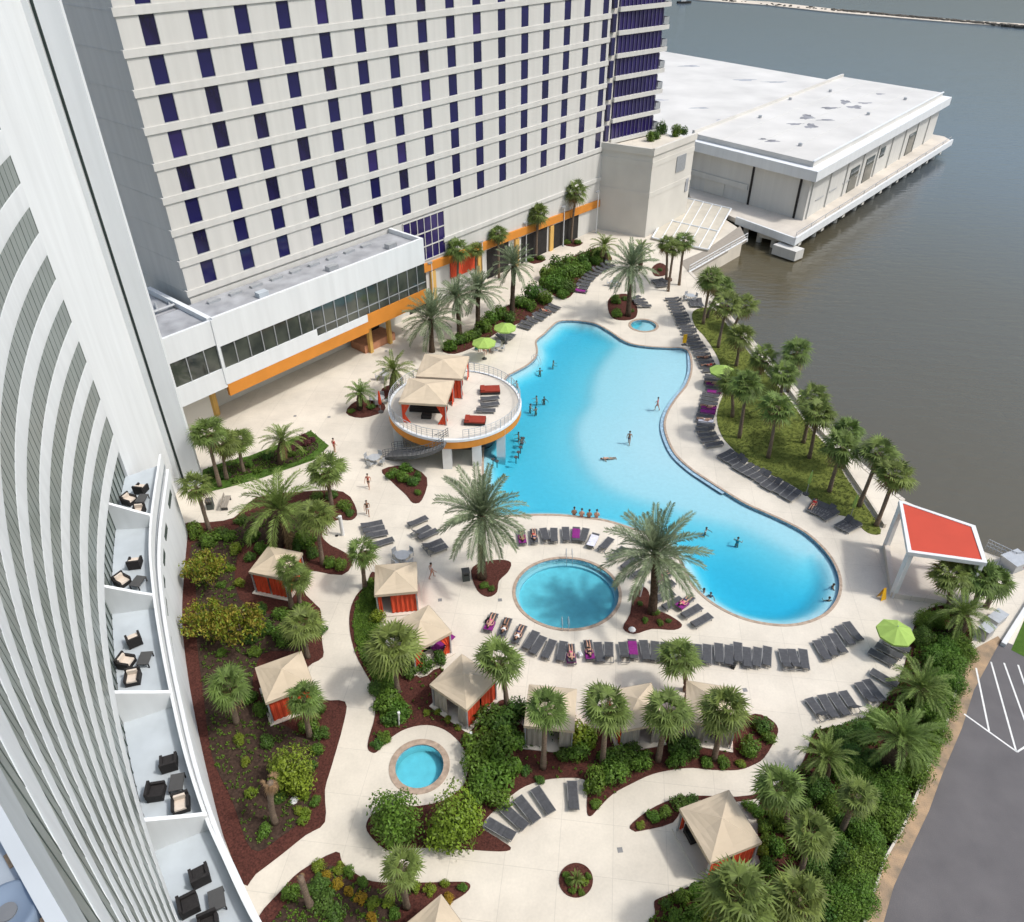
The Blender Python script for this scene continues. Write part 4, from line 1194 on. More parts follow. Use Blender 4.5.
# ================================================================== CABANAS
def cabana(px, py, yaw, size, label, sides, z0=0.0, zpix=None, he=2.35, hp=3.15, plat=.12, group='poolside cabanas', grown=.0):
    """sides: near(-y), right(+x), far(+y), left(-x): r red closed, R red drawn aside, g grey closed, G grey half open, o open"""
    ze = z0 + plat + he
    p = pix(px, py, ze); p.z = z0
    r = empty('cabana', p, R_(yaw), label, 'cabana', group)
    h = size / 2
    if plat > .03: MB().b2(-h - .12, h + .12, -h - .12, h + .12, -.005, plat).build('platform', 'path', r)
    for sx in (-1, 1):
        for sy in (-1, 1):
            MB().b2(sx * (h - .12) - .05, sx * (h - .12) + .05, sy * (h - .12) - .05, sy * (h - .12) + .05, plat, plat + he).build('post', 'alu', r)
    b = MB(); zb = plat + he; n = 5
    c = [Vector((-h, -h, zb)), Vector((h, -h, zb)), Vector((h, h, zb)), Vector((-h, h, zb))]; pk = Vector((0, 0, plat + hp))
    for k in range(4):
        a_, b_ = c[k], c[(k + 1) % 4]
        prev = [a_, b_]
        for j in range(1, n + 1):                      # hip faces sag a little between ridges
            t = j / n; sag = -.10 * math.sin(math.pi * t)
            if j < n:
                cur = [a_.lerp(pk, t), b_.lerp(pk, t)]
                mid0 = (prev[0] + prev[1]) / 2; mid1 = (cur[0] + cur[1]) / 2 + Vector((0, 0, sag))
                b.face([prev[0], mid0 if j == 1 else pm_, mid1, cur[0]]); b.face([mid0 if j == 1 else pm_, prev[1], cur[1], mid1])
                pm_ = mid1; prev = cur
            else:
                b.face([prev[0], pm_, pk]); b.face([pm_, prev[1], pk])
    b.build('roof', 'canvas', r)
    b = MB()
    for k in range(4):
        a_, b_ = c[k], c[(k + 1) % 4]; d_ = Vector((0, 0, -.24)); o_ = ((a_ + b_) / 2 - Vector((0, 0, zb))).normalized() * .012
        b.face([a_ + o_, a_ + o_ + d_, b_ + o_ + d_, b_ + o_])
        b.face([a_ - o_, b_ - o_, b_ - o_ + d_, a_ - o_ + d_])
    b.build('valance', 'canvas', r)
    def pleat(x0, x1, z0_, z1_, side, mat, pull=0.0):
        bb = MB(); m_ = max(6, int(abs(x1 - x0) / .09)); ys = h - .16
        for j in range(m_):
            for row in range(4): pass
        def pt(s, z):
            yy = ys + .035 * math.sin(s * m_ * 1.6)
            x = x0 + (x1 - x0) * s
            if pull:                                    # tied back towards the post
                w_ = abs((z - (z0_ + (z1_ - z0_) * .42)) / (z1_ - z0_)); k_ = max(0, 1 - w_ * 1.9)
                x = x0 + (x1 - x0) * s * (1 - pull * k_)
            v = {'n': (x, -yy), 'r': (yy, x), 'f': (x, yy), 'l': (-yy, x)}[side]
            return (v[0], v[1], z)
        rows = 7
        for j in range(m_):
            for q_ in range(rows):
                za, zb_ = z0_ + (z1_ - z0_) * q_ / rows, z0_ + (z1_ - z0_) * (q_ + 1) / rows
                bb.face([pt(j / m_, za), pt((j + 1) / m_, za), pt((j + 1) / m_, zb_), pt(j / m_, zb_)])
        bb.build('curtain', mat, r)
    zc0, zc1 = plat + .04, plat + he - .05
    for s_, side in zip(sides, 'nrfl'):
        e_ = h - .2
        if s_ == 'r':
            pleat(-e_, -.12, zc0, zc1, side, 'red_curtain'); pleat(.02, e_, zc0, zc1, side, 'red_curtain')
        elif s_ == 'R':
            pleat(-e_, -e_ + .95, zc0, zc1, side, 'red_curtain', .72); pleat(e_, e_ - .95, zc0, zc1, side, 'red_curtain', .72)
        elif s_ == 'g': pleat(-e_, e_, zc0, zc1, side, 'canvas_grey')
        elif s_ == 'G':
            pleat(-e_, -.25, zc0, zc1, side, 'canvas_grey'); pleat(e_ - .75, e_, zc0, zc1, side, 'canvas_grey')
        elif s_ == 'H':
            pleat(-e_, -e_ + .3, zc0, zc1, side, 'red_curtain'); pleat(-.5, e_, zc0, zc1, side, 'red_curtain')
    # sofa and low table in the shade
    ys = h - 1.2 if z0 == 0 else -.15
    MB().b2(-h + .4, h - .5, ys, ys + .75, plat, plat + .42).b2(-h + .4, h - .5, ys + .751, ys + .9, plat, plat + .85).build('sofa', 'wicker', r)
    yt = -.3 if z0 == 0 else -1.35
    MB().b2(-.5, .5, yt, yt + .6, plat, plat + .4).build('coffee_table', 'wicker', r)
    return r
cabana(276, 562, -15, 3.15, 'cabana with tan roof and red curtains beside two fan palms in the dark mulch bed', 'rrog')
cabana(284, 676, 27, 3.3, 'cabana with tan roof and one red side, lowest in the bed along the curved hotel', 'rgog')
cabana(396, 578, 7, 3.35, 'square cabana with red curtain corner, topmost of the three beside the plaza', 'Hrog')
cabana(421, 628, 36, 3.3, 'cabana half hidden by a fan palm with drawn red curtains and a purple towel outside', 'RRog')
cabana(464, 681, -38, 3.35, 'cabana with red curtain side and grey canvas side above the small round spa', 'grog' if False else 'Grrr')
cabana(551, 707, -7, 3.3, 'grey sided cabana behind the first fan palm of the front row', 'Grrr')
cabana(637, 706, 12, 3.2, 'grey sided cabana with a red corner, middle one of the front row of palms', 'Grrr')
cabana(711, 704, -11, 3.3, 'grey sided cabana behind the last fan palm of the front row', 'Grrr')
cabana(720, 825, 20, 3.4, 'cabana with open side towards the path and red back curtain near the dense hedge', 'rrHo')
cabana(434, 941, 40, 3.3, 'cabana roof tip seen only in part at the edge of the lower mulch bed', 'ggog')
cabana(427, 391, -6, 4.75, 'larger open fronted cabana with tied red curtains, nearer one on the round deck', 'RRro', RDZ, he=2.5, hp=3.3, plat=.02)
cabana(443, 366, -6, 4.9, 'larger tan cabana behind the other on the round deck', 'rRoo', RDZ, he=2.5, hp=3.3, plat=.02)

# ================================================================== PALMS
def leaf_blade(b, p, d, u, s, L, w, droop, mi):
    """narrow folded blade from p along d, side s, up u"""
    m = p + d * L * .45 + u * L * .03
    t = p + d * L - Vector((0, 0, droop * L))
    i = len(b.v)
    b.v += [tuple(p), tuple(m + s * w), tuple(t), tuple(m - s * w)]
    b.f.append((i, i + 1, i + 2, i + 3)); b.m.append(mi)

def fan_crown(seed, n=36, dry=6):
    """crown of costapalmate fans, unit radius"""
    rr = random.Random(seed); b = MB()
    for k in range(n + dry):
        isdry = k >= n
        el = R_(rr.uniform(-75, -50)) if isdry else math.asin(max(-.62, min(.985, -.55 + 1.53 * ((k + .5) / n))))
        azm = k * 2.39996 + rr.uniform(-.3, .3)
        d = Vector((math.cos(azm) * math.cos(el), math.sin(azm) * math.cos(el), math.sin(el)))
        pl = rr.uniform(.42, .58) if not isdry else .3
        base = d * pl - Vector((0, 0, .10 * pl))
        s = d.cross(Vector((0, 0, 1)))
        s = s.normalized() if s.length > .05 else Vector((1, 0, 0))
        u = s.cross(d).normalized()
        tilt = R_(rr.uniform(-35, 10)); d2 = (d * math.cos(tilt) + u * math.sin(tilt)).normalized(); u2 = s.cross(d2).normalized()
        mi = 1 if isdry else 0
        i = len(b.v)
        b.v += [tuple(Vector((0, 0, 0)) + s * .012), tuple(base + s * .008), tuple(base - s * .008), tuple(-s * .012)]
        b.f.append((i, i + 1, i + 2, i + 3)); b.m.append(mi)
        nb = 16; R0 = rr.uniform(.48, .62)
        for j in range(nb):
            a = R_(-125 + 250 * j / (nb - 1)) + rr.uniform(-.05, .05)
            dd = (d2 * math.cos(a) + s * math.sin(a) + u2 * (.22 * (1 - abs(a) / 2.2) * (-1) ** 0)).normalized()
            ss = u2.cross(dd).normalized()
            leaf_blade(b, base, dd, u2, ss, R0 * (.72 + .28 * math.cos(a * .7)) * rr.uniform(.9, 1.08), .034, rr.uniform(.12, .42) + (.3 if isdry else 0), mi)
    return b
def feather_crown(seed, n=46, lo=-35, hi=82, nl=26, ll=.17, lw=.011, arch=.42, dry=0, vee=.5):
    rr = random.Random(seed); b = MB()
    for k in range(n + dry):
        isdry = k >= n; mi = 1 if isdry else 0
        f_ = (k + .5) / n
        el = R_(lo + (hi - lo) * f_ ** .9 + rr.uniform(-6, 6)) if not isdry else R_(rr.uniform(-80, -55))
        azm = k * 2.39996 + rr.uniform(-.25, .25)
        L = rr.uniform(.88, 1.06) * (1 if el < 1.2 else .85)
        hd = Vector((math.cos(azm), math.sin(azm), 0))
        pts = []; p = Vector((0, 0, 0)); e = el; m_ = 10
        bend = arch * (1.0 + .9 * math.cos(el)) * rr.uniform(.8, 1.2)
        tw_ = rr.uniform(-.12, .12)
        for j in range(m_ + 1):
            pts.append(p.copy()); e2_ = e - bend * (j / m_) ** 1.2 * 1.6
            hd2 = (hd + Vector((-hd.y, hd.x, 0)) * tw_ * j / m_).normalized()
            p = p + (hd2 * math.cos(e2_) + Vector((0, 0, 1)) * math.sin(e2_)) * (L / m_)
        for j in range(m_):                            # rachis strip
            a_, c_2 = pts[j], pts[j + 1]; s = (c_2 - a_).cross(Vector((0, 0, 1)));
            s = s.normalized() * (.010 * (1 - j / m_) + .003) if s.length > 1e-4 else Vector((.01, 0, 0))
            i = len(b.v); b.v += [tuple(a_ - s), tuple(a_ + s), tuple(c_2 + s), tuple(c_2 - s)]; b.f.append((i, i + 1, i + 2, i + 3)); b.m.append(mi)
        for j in range(nl):
            t = .12 + .88 * (j + .5) / nl; x = t * m_; q = min(int(x), m_ - 1); p = pts[q].lerp(pts[q + 1], x - q); d = (pts[q + 1] - pts[q]).normalized()
            s = d.cross(Vector((0, 0, 1)));  s = s.normalized() if s.length > 1e-4 else Vector((1, 0, 0)); u = s.cross(d).normalized()
            ln = ll * (.55 + .9 * math.sin(math.pi * (.12 + .80 * t))) 
            for sg in (-1, 1):
                dd = (d * .85 + s * sg * .75 + u * vee * rr.uniform(.4, 1.1)).normalized()
                leaf_blade(b, p, dd, u, d, ln * rr.uniform(.85, 1.1), lw, rr.uniform(.05, .3), mi)
    return b
CROWN = {}
for s in range(8): CROWN['sabal', s] = fan_crown(20 + s, (22, 31, 26, 34, 24, 29, 27, 20)[s], (4, 7, 9, 3, 6, 12, 5, 8)[s]).mesh('crown', ['sabal', 'sabal_dry'])
for s in range(3): CROWN['date', s] = feather_crown(40 + s, 46, -36, 84, 32, .128, .0150, .27, 0, .5).mesh('crown', ['date', 'sabal_dry'])
for s in range(3): CROWN['pindo', s] = feather_crown(60 + s, 30, -8, 84, 28, .135, .016, .48, 3, .5).mesh('crown', ['pindo', 'sabal_dry'])
for s in range(2): CROWN['dead', s] = fan_crown(80 + s, 2, 14).mesh('crown', ['sabal_dry', 'sabal_dry'])

PC = [0]
def palm(kind, bx, by, cx, cy, Rpx, label, group, hmin=.5, flat=1.0, tr=None):
    PC[0] += 1; k = PC[0]; rr = random.Random(k * 13)
    base = pix(bx, by); h = max(hmin, height_at(base, cy))
    top = pix(cx, cy, h)
    lean = Vector((top.x - base.x, top.y - base.y, 0))
    lean.y = 0
    if abs(lean.x) > .3 * h: lean.x = math.copysign(.3 * h, lean.x)
    dpt = depth(Vector((top.x, base.y, h)))
    Rm = Rpx * dpt / FPX
    r = empty('palm_tree', (base.x, base.y, 0), 0, label, 'palm', group)
    r0 = tr or {'sabal': .19, 'date': .34, 'pindo': .30, 'dead': .20}[kind]
    b = MB(); P = []; rad = []
    hz_ = h if kind in ('sabal', 'dead') else max(.3, h - .02 * Rm)
    m_ = 9
    for j in range(m_ + 1):
        t = j / m_
        P.append((lean.x * t ** 1.5, lean.y * t ** 1.5 + .05 * math.sin(t * 5 + k), -.05 + hz_ * t))
        rr_ = r0 * (1.25 - .35 * min(1, t * 3)) if kind != 'pindo' else r0 * (1.0 + .25 * math.sin(t * 3))
        if kind in ('date',) and t > .85: rr_ *= 1.25
        rad.append(rr_ * rr.uniform(.94, 1.06) * (.9 if t > .9 and kind == 'sabal' else 1))
    b.tube(P, rad, 9)
    b.build('trunk', 'trunk' if kind in ('sabal', 'dead') else 'trunk_d', r, smooth=True)
    nv = sum(1 for q in CROWN if q[0] == kind)
    c = link('crown', CROWN[kind, k % nv], r, (P[-1][0], P[-1][1], hz_ - .04 * Rm))
    c.scale = (Rm * rr.uniform(.96, 1.14), Rm * rr.uniform(.92, 1.08), Rm * flat * rr.uniform(.85, 1.1)); c.rotation_euler = (rr.uniform(-.16, .16), rr.uniform(-.16, .16), rr.uniform(0, 6.28))
    return r
G1, G2, G3, G4, G5 = 'fan palms in the garden beds', 'fan palms along the seawall', 'large date palms', 'feather palms', 'fan palms in front of the tower'
for a in [
    ('sabal', 220, 487, 207, 431, 21, 'fan palm with leaning trunk closest to the white fin wall of the curved hotel'),
    ('sabal', 227, 480, 223, 441, 18, 'shaded fan palm just behind the one at the fin wall'),
    ('sabal', 244, 473, 238, 440, 17, 'shorter fan palm beside the pair at the white fin wall'),
    ('sabal', 210, 531, 195, 485, 20, 'leaning fan palm overlapping the foot of the white fin wall by the bench'),
    ('sabal', 332, 506, 326, 468, 22, 'fan palm at the plaza tip of the bed above the outdoor shower'),
    ('sabal', 323, 565, 316, 514, 23, 'fan palm between the big feather palm and the outdoor shower'),
    ('sabal', 365, 588, 362, 550, 20, 'small fan palm beside the path left of the square red cornered cabana'),
    ('sabal', 292, 610, 288, 566, 17, 'left trunk of the fan palm pair in front of the red curtained cabana'),
    ('sabal', 301, 608, 297, 578, 17, 'right trunk of the fan palm pair in front of the red curtained cabana'),
    ('sabal', 308, 657, 302, 624, 24, 'fan palm at the path corner between two cabanas of the dark bed'),
    ('sabal', 398, 692, 392, 645, 32, 'full fan palm overlapping the cabana with the purple towel'),
    ('sabal', 507, 708, 499, 658, 27, 'fan palm with pale flowers beside the cabana above the spa'),
    ('sabal', 237, 724, 228, 684, 25, 'greyish fan palm standing alone in the mulch near the lower terraces'),
    ('sabal', 310, 738, 304, 698, 23, 'fan palm overlapping the lowest cabana of the dark bed'),
    ('sabal', 407, 908, 402, 868, 25, 'fan palm on the point of the lowest mulch bed by the path'),
    ('sabal', 543, 768, 546, 708, 26, 'first fan palm of the front row, nearest the five charcoal loungers'),
    ('sabal', 602, 764, 607, 706, 28, 'second fan palm of the front row, between the first two grey cabanas'),
    ('sabal', 658, 760, 668, 710, 28, 'third fan palm of the front row, before the middle grey cabana'),
    ('sabal', 714, 760, 725, 708, 28, 'last fan palm of the front row, beside the last grey cabana'),
    ('sabal', 686, 691, 679, 656, 25, 'fan palm standing at the long lounger row above the grey cabanas'),
    ('sabal', 752, 945, 739, 898, 40, 'broad bright fan palm in the bed below the cabana with red back curtain'),
    ('sabal', 786, 830, 780, 788, 28, 'fan palm in the hedge closest to the cabana with red back curtain'),
    ('sabal', 838, 836, 859, 796, 24, 'leaning pale fan palm amid the dense hedge near the garden wall'),
    ('sabal', 800, 872, 811, 832, 29, 'fan palm in the hedge above the lowest one'),
    ('sabal', 792, 940, 798, 897, 34, 'lowest fan palm in the dense hedge by the garden wall'),
    ('sabal', 948, 606, 951, 574, 24, 'dark fan palm covering the near corner of the red roofed pavilion'),
    ('sabal', 973, 608, 980, 576, 22, 'dark fan palm at the end of the red roofed pavilion'),
    ('sabal', 986, 607, 996, 580, 20, 'dark leaning fan palm beside the pale walk beyond the pavilion'),
]: palm(*a, group=G1)
for a in [
    ('sabal', 666, 280, 667, 243, 12, 'left one of three tall slim fan palms by the ramp'),
    ('sabal', 668, 291, 674, 247, 12, 'middle one of three tall slim fan palms by the ramp'),
    ('sabal', 679, 285, 684, 240, 13, 'right one of three tall slim fan palms by the ramp'),
    ('sabal', 458, 297, 458, 249, 15, 'fan palm at the tower foot next to the violet curtain wall'),
    ('sabal', 476, 289, 476, 249, 10, 'small fan palm before the red curtain at the tower foot'),
    ('sabal', 499, 278, 498, 233, 12, 'fan palm before the orange canopy right of the red curtain'),
    ('sabal', 536, 259, 538, 213, 14, 'fan palm in the round planter before the orange canopy'),
    ('sabal', 571, 243, 576, 191, 15, 'tallest fan palm before the far end of the orange canopy'),
]: palm(*a, group=G5)
for a in [
    ('sabal', 703, 324, 711, 278, 17), ('sabal', 707, 318, 722, 286, 15), ('sabal', 718, 348, 727, 303, 19), ('sabal', 733, 330, 747, 305, 15),
    ('sabal', 736, 366, 741, 335, 18), ('sabal', 732, 417, 731, 381, 18), ('sabal', 739, 438, 747, 384, 22), ('sabal', 757, 386, 764, 357, 18),
    ('sabal', 788, 392, 797, 351, 19), ('sabal', 776, 420, 784, 373, 18), ('sabal', 768, 458, 777, 406, 24), ('sabal', 803, 443, 813, 398, 19), ('sabal', 809, 458, 818, 412, 20),
    ('sabal', 829, 492, 842, 446, 23), ('sabal', 842, 468, 848, 430, 19), ('sabal', 859, 507, 880, 452, 22), ('sabal', 876, 526, 896, 474, 23),
]:
    i = PC[0] - 35
    palm(*a, f'fan palm with dense round crown, {nth(i)} from the ramp along the seawall lawn', G2)
palm('date', 482, 578, 482, 514, 52, 'huge silvery date palm between the round deck and the round pool', G3)
palm('date', 652, 612, 656, 553, 54, 'huge silvery date palm in the three pointed bed beside the round pool', G3)
palm('date', 628, 316, 631, 266, 31, 'large silvery date palm beside the tiny round splash pool', G3)
palm('date', 512, 315, 514, 265, 25, 'date palm highest in the bed between tower and pool', G3)
palm('date', 432, 352, 431, 318, 33, 'broad date palm before the orange band of the white wing', G3)
palm('date', 478, 331, 478, 290, 26, 'date palm between the two green umbrellas and the tower', G3)
palm('date', 460, 340, 457, 296, 25, 'date palm behind the broad one before the orange band', G3)
palm('pindo', 281, 464, 282, 440, 24, 'low feather palm in the grass edged bed near the white fin wall', G4)
palm('pindo', 277, 545, 280, 508, 50, 'very large low feather palm with thick dark trunk above the red curtained cabana', G4, tr=.75)
palm('pindo', 392, 394, 395, 370, 23, 'feather palm left of the round deck cabanas', G4)
palm('pindo', 360, 410, 360, 393, 16, 'small feather palm in the little triangular bed on the plaza', G4)
palm('pindo', 605, 263, 604, 246, 17, 'dark feather palm at the end of the curved lounger row below the tower', G4)
palm('pindo', 640, 270, 641, 250, 14, 'feather palm behind the large date palm near the splash pool', G4)
palm('pindo', 823, 778, 826, 757, 30, 'feather palm at the path edge of the dense hedge', G4)
palm('pindo', 888, 768, 899, 736, 43, 'very large feather palm with thick trunk amid the dense hedge', G4, tr=.6)
palm('pindo', 918, 704, 921, 688, 36, 'bright spreading feather palm beside the last loungers under the hedge', G4, tr=.5)
palm('pindo', 953, 637, 963, 614, 30, 'feather palm with dark trunk below the red roofed pavilion', G4, tr=.5)
palm('dead', 275, 824, 270, 782, 14, 'palm trunk with brown dead crown in the dark mulch bed', G1)
palm('dead', 311, 907, 300, 878, 6, 'bare leaning palm stump in the lowest mulch bed', G1)

# ================================================================== SHRUBS
def clump(seed, n=420, flat=.75, leaf=.13, lobes=7):
    rr = random.Random(seed); b = MB()
    lob = [(Vector((0, 0, .42)), .62)]
    for k in range(lobes):
        a = rr.uniform(0, 6.28); q = rr.uniform(.25, .62)
        lob.append((Vector((q * math.cos(a), q * math.sin(a), rr.uniform(.25, .75) * flat)), rr.uniform(.26, .46)))
    for k in range(n):
        c, r = lob[rr.randrange(len(lob))] if rr.random() > .25 else lob[0]
        v = Vector((rr.gauss(0, 1), rr.gauss(0, 1), rr.gauss(0, 1) + .25)).normalized()
        p = c + v * r * rr.uniform(.62, 1.05)
        p.z = max(.02, p.z * flat / .75)
        nrm = (v + Vector((rr.uniform(-.8, .8), rr.uniform(-.8, .8), rr.uniform(-.2, .9)))).normalized()
        t = nrm.orthogonal().normalized(); t = Matrix.Rotation(rr.uniform(0, 6.28), 3, nrm) @ t; s = nrm.cross(t)
        L = leaf * rr.uniform(.7, 1.3); w_ = L * .5
        i = len(b.v)
        b.v += [tuple(p - t * L), tuple(p + s * w_ - t * L * .1), tuple(p + t * L), tuple(p - s * w_ - t * L * .1)]
        b.f.append((i, i + 1, i + 2, i + 3)); b.m.append(0)
    return b
SH = {}
for col in ('green', 'darkgreen', 'lime', 'olive', 'gold', 'redleaf'):
    for s in range(3): SH[col, s] = clump(100 + s * 7 + len(col), 950, .75, .088).mesh('foliage_clump', col)
for col in ('green', 'darkgreen', 'lime'):
    for s in range(2): SH['big' + col, s] = clump(300 + s * 5 + len(col), 3800, .85, .045, 14).mesh('foliage_clump', col)
SC_ = [0]
def shrub(x, y, r, hh, col, label, group, z=0.0, name='shrub', cat='shrub'):
    SC_[0] += 1; rr = random.Random(SC_[0] * 31)
    p = pix(x, y, z); nv = sum(1 for q in SH if q[0] == col)
    o = link(name, SH[col, SC_[0] % nv], None, (p.x, p.y, z + .02))
    o.scale = (r * 1.05, r * rr.uniform(.9, 1.1), hh * 1.12); o.rotation_euler = (0, 0, rr.uniform(0, 6.28))
    return tag(o, label, cat, group)
LOOK = {'green': 'mid green', 'darkgreen': 'dark green', 'lime': 'light green', 'olive': 'golden olive', 'gold': 'yellow', 'redleaf': 'burgundy', 'biggreen': 'large leafy green', 'bigdarkgreen': 'large dark green', 'biglime': 'large light green'}
def shrubs(lst, where, group, z=0.0):
    """label every shrub by its look and its order down the bed"""
    cnt = {}; tot = {}
    for s in lst: tot[s[4]] = tot.get(s[4], 0) + 1
    for s in sorted(lst, key=lambda q: q[1]):
        c = s[4]; cnt[c] = cnt.get(c, 0) + 1
        lab = f'{nth(cnt[c])} {LOOK[c]} shrub from the top {where}' if tot[c] > 1 else f'only {LOOK[c]} shrub {where}'
        shrub(*s, lab, group, z)
g, dg, li, ol, go = 'green', 'darkgreen', 'lime', 'olive', 'gold'
shrubs([(197, 535, 1.1, 1.2, g), (212, 543, 1.2, 1.1, g), (222, 536, .9, .9, dg), (230, 540, .8, .8, g), (236, 552, .9, .8, li), (231, 571, .6, .6, li), (252, 540, 1.0, .9, g), (262, 552, .9, 1.0, g), (243, 523, .9, .8, dg), (306, 545, 1.4, 1.5, g), (313, 556, .8, .8, dg), (330, 566, .8, .8, g), (341, 568, .8, .8, g), (300, 548, 1.0, 1.0, dg), (222, 587, .5, .5, g), (240, 585, .6, .6, li), (250, 560, .7, .7, dg), (345, 508, .9, .7, g), (332, 497, 1.0, .7, dg), (318, 498, .8, .6, g), (350, 515, .6, .5, dg)], 'in the upper dark bed by the curved hotel', 'shrubs of the upper dark bed')
shrubs([(250, 641, .9, .8, dg), (268, 632, .9, .9, dg), (283, 640, 1.1, 1.1, g), (256, 655, .7, .7, g), (222, 655, .5, .5, g), (262, 612, .8, .8, dg), (282, 617, .9, .8, g), (302, 610, .9, .7, g), (318, 632, .9, .6, dg), (248, 700, .9, .8, g), (262, 712, .7, .7, g), (240, 742, .6, .6, li), (246, 764, .5, .5, li), (252, 796, .55, .55, li), (268, 745, .8, .7, dg), (309, 728, 1.0, .9, g), (322, 736, .7, .7, dg), (318, 752, .6, .6, g), (313, 768, .6, .5, dg), (306, 797, .5, .5, li), (299, 812, .45, .45, li), (306, 814, .45, .45, li), (304, 823, .5, .45, li), (316, 803, .5, .4, g), (265, 834, .65, .6, g), (280, 800, .6, .5, dg), (270, 702, .8, .8, dg), (320, 712, .7, .7, dg)], 'in the lower dark bed by the curved hotel', 'shrubs of the lower dark bed')
shrub(294, 782, 2.0, 2.6, 'biglime', 'big round light green bush in the dark mulch beside the dead palm', 'round bushes')
shrub(397, 834, 2.1, 2.7, 'biggreen', 'left of the two big round bushes below the small spa', 'round bushes')
shrub(452, 834, 2.5, 2.6, 'biglime', 'right and wider of the two big round bushes below the small spa', 'round bushes')
shrubs([(319, 868, .55, .5, li), (327, 877, .45, .4, go), (338, 886, .5, .45, go), (349, 893, .45, .4, go), (361, 899, .5, .5, go), (374, 905, .55, .5, li), (389, 904, .5, .45, li), (372, 920, .5, .5, go), (291, 895, .75, .7, g), (324, 904, .9, .6, dg), (320, 887, .8, .5, dg), (350, 874, .5, .5, g), (341, 870, .5, .4, li), (363, 884, .45, .4, g), (416, 888, .5, .5, li), (430, 890, .5, .45, li), (445, 885, .4, .4, li), (449, 900, .5, .5, go), (463, 889, .4, .35, g), (395, 915, .5, .5, g), (335, 915, .7, .5, dg)], 'in the lowest mulch bed below the path', 'shrubs of the lowest bed')
shrubs([(490, 722, 1.4, 1.3, dg), (507, 725, 1.5, 1.2, dg), (517, 712, 1.2, 1.1, dg), (480, 750, 1.5, 1.5, g), (500, 752, 1.6, 1.5, g), (514, 745, 1.2, 1.2, g), (478, 775, 1.4, 1.4, g), (494, 784, 1.6, 1.5, g), (508, 772, 1.3, 1.4, g), (482, 797, 1.3, 1.2, g), (498, 803, 1.2, 1.0, g)], 'in the thick clump between spa and loungers', 'hedge clump by the spa')
shrubs([(427, 714, .35, .35, li), (438, 713, .35, .35, li), (448, 721, .4, .4, li), (459, 729, .35, .35, li), (466, 737, .35, .35, li), (388, 705, 1.2, 1.0, g), (401, 714, 1.1, .9, g), (394, 722, 1.0, .8, dg), (375, 690, .9, .6, dg), (410, 672, 1.0, .9, dg), (425, 668, 1.0, .9, dg), (440, 662, .9, .9, dg), (374, 600, .8, .8, g), (378, 620, .8, .9, li), (376, 640, .9, .7, g), (372, 660, 1.0, .7, dg), (385, 740, .7, .5, g), (378, 745, .6, .4, dg)], 'in the bed along the cabanas above the spa', 'shrubs of the cabana bed')
shrubs([(575, 738, 1.3, 1.3, li), (588, 742, 1.1, 1.1, li), (578, 757, 1.0, 1.0, g), (563, 758, .7, .7, dg), (595, 785, 1.2, 1.2, g), (612, 779, 1.3, 1.3, g), (623, 763, 1.2, 1.2, g), (640, 766, 1.0, 1.1, g), (607, 762, 1.0, 1.0, g), (630, 750, .9, .9, dg), (678, 748, 1.1, 1.1, dg), (690, 752, 1.0, 1.0, dg), (676, 764, .9, 1.1, g), (706, 764, .6, .5, g), (723, 764, .6, .5, g), (748, 752, 1.0, 1.0, g), (762, 730, 1.0, .9, dg), (768, 740, .7, .6, g), (740, 765, .5, .4, li), (540, 782, .5, .35, dg), (525, 772, .5, .35, dg), (596, 805, .5, .4, g)], 'in the bed before the grey cabanas', 'shrubs of the front row bed')
shrubs([(653, 819, .6, .5, g), (664, 815, .6, .5, g), (680, 806, .8, .7, dg), (692, 803, .7, .6, dg), (641, 827, .4, .3, li)], 'in the thin bed above the open cabana', 'shrubs of the thin bed')
shrubs([(681, 900, .65, .8, g), (697, 896, .7, .85, g), (694, 917, .8, .9, g), (678, 922, .75, .8, g), (713, 888, .7, .8, g), (666, 905, .4, .3, dg), (708, 918, .7, .8, li), (757, 815, .55, .7, g), (764, 829, .6, .7, g), (765, 843, .6, .7, g), (761, 853, .6, .7, li), (766, 868, .7, .8, g), (748, 808, .6, .6, g), (777, 820, .7, .7, li), (775, 850, .8, .8, g), (725, 905, .7, .7, g)], 'among the clipped ones round the open cabana', 'clipped round shrubs')
rr = random.Random(77); J = []
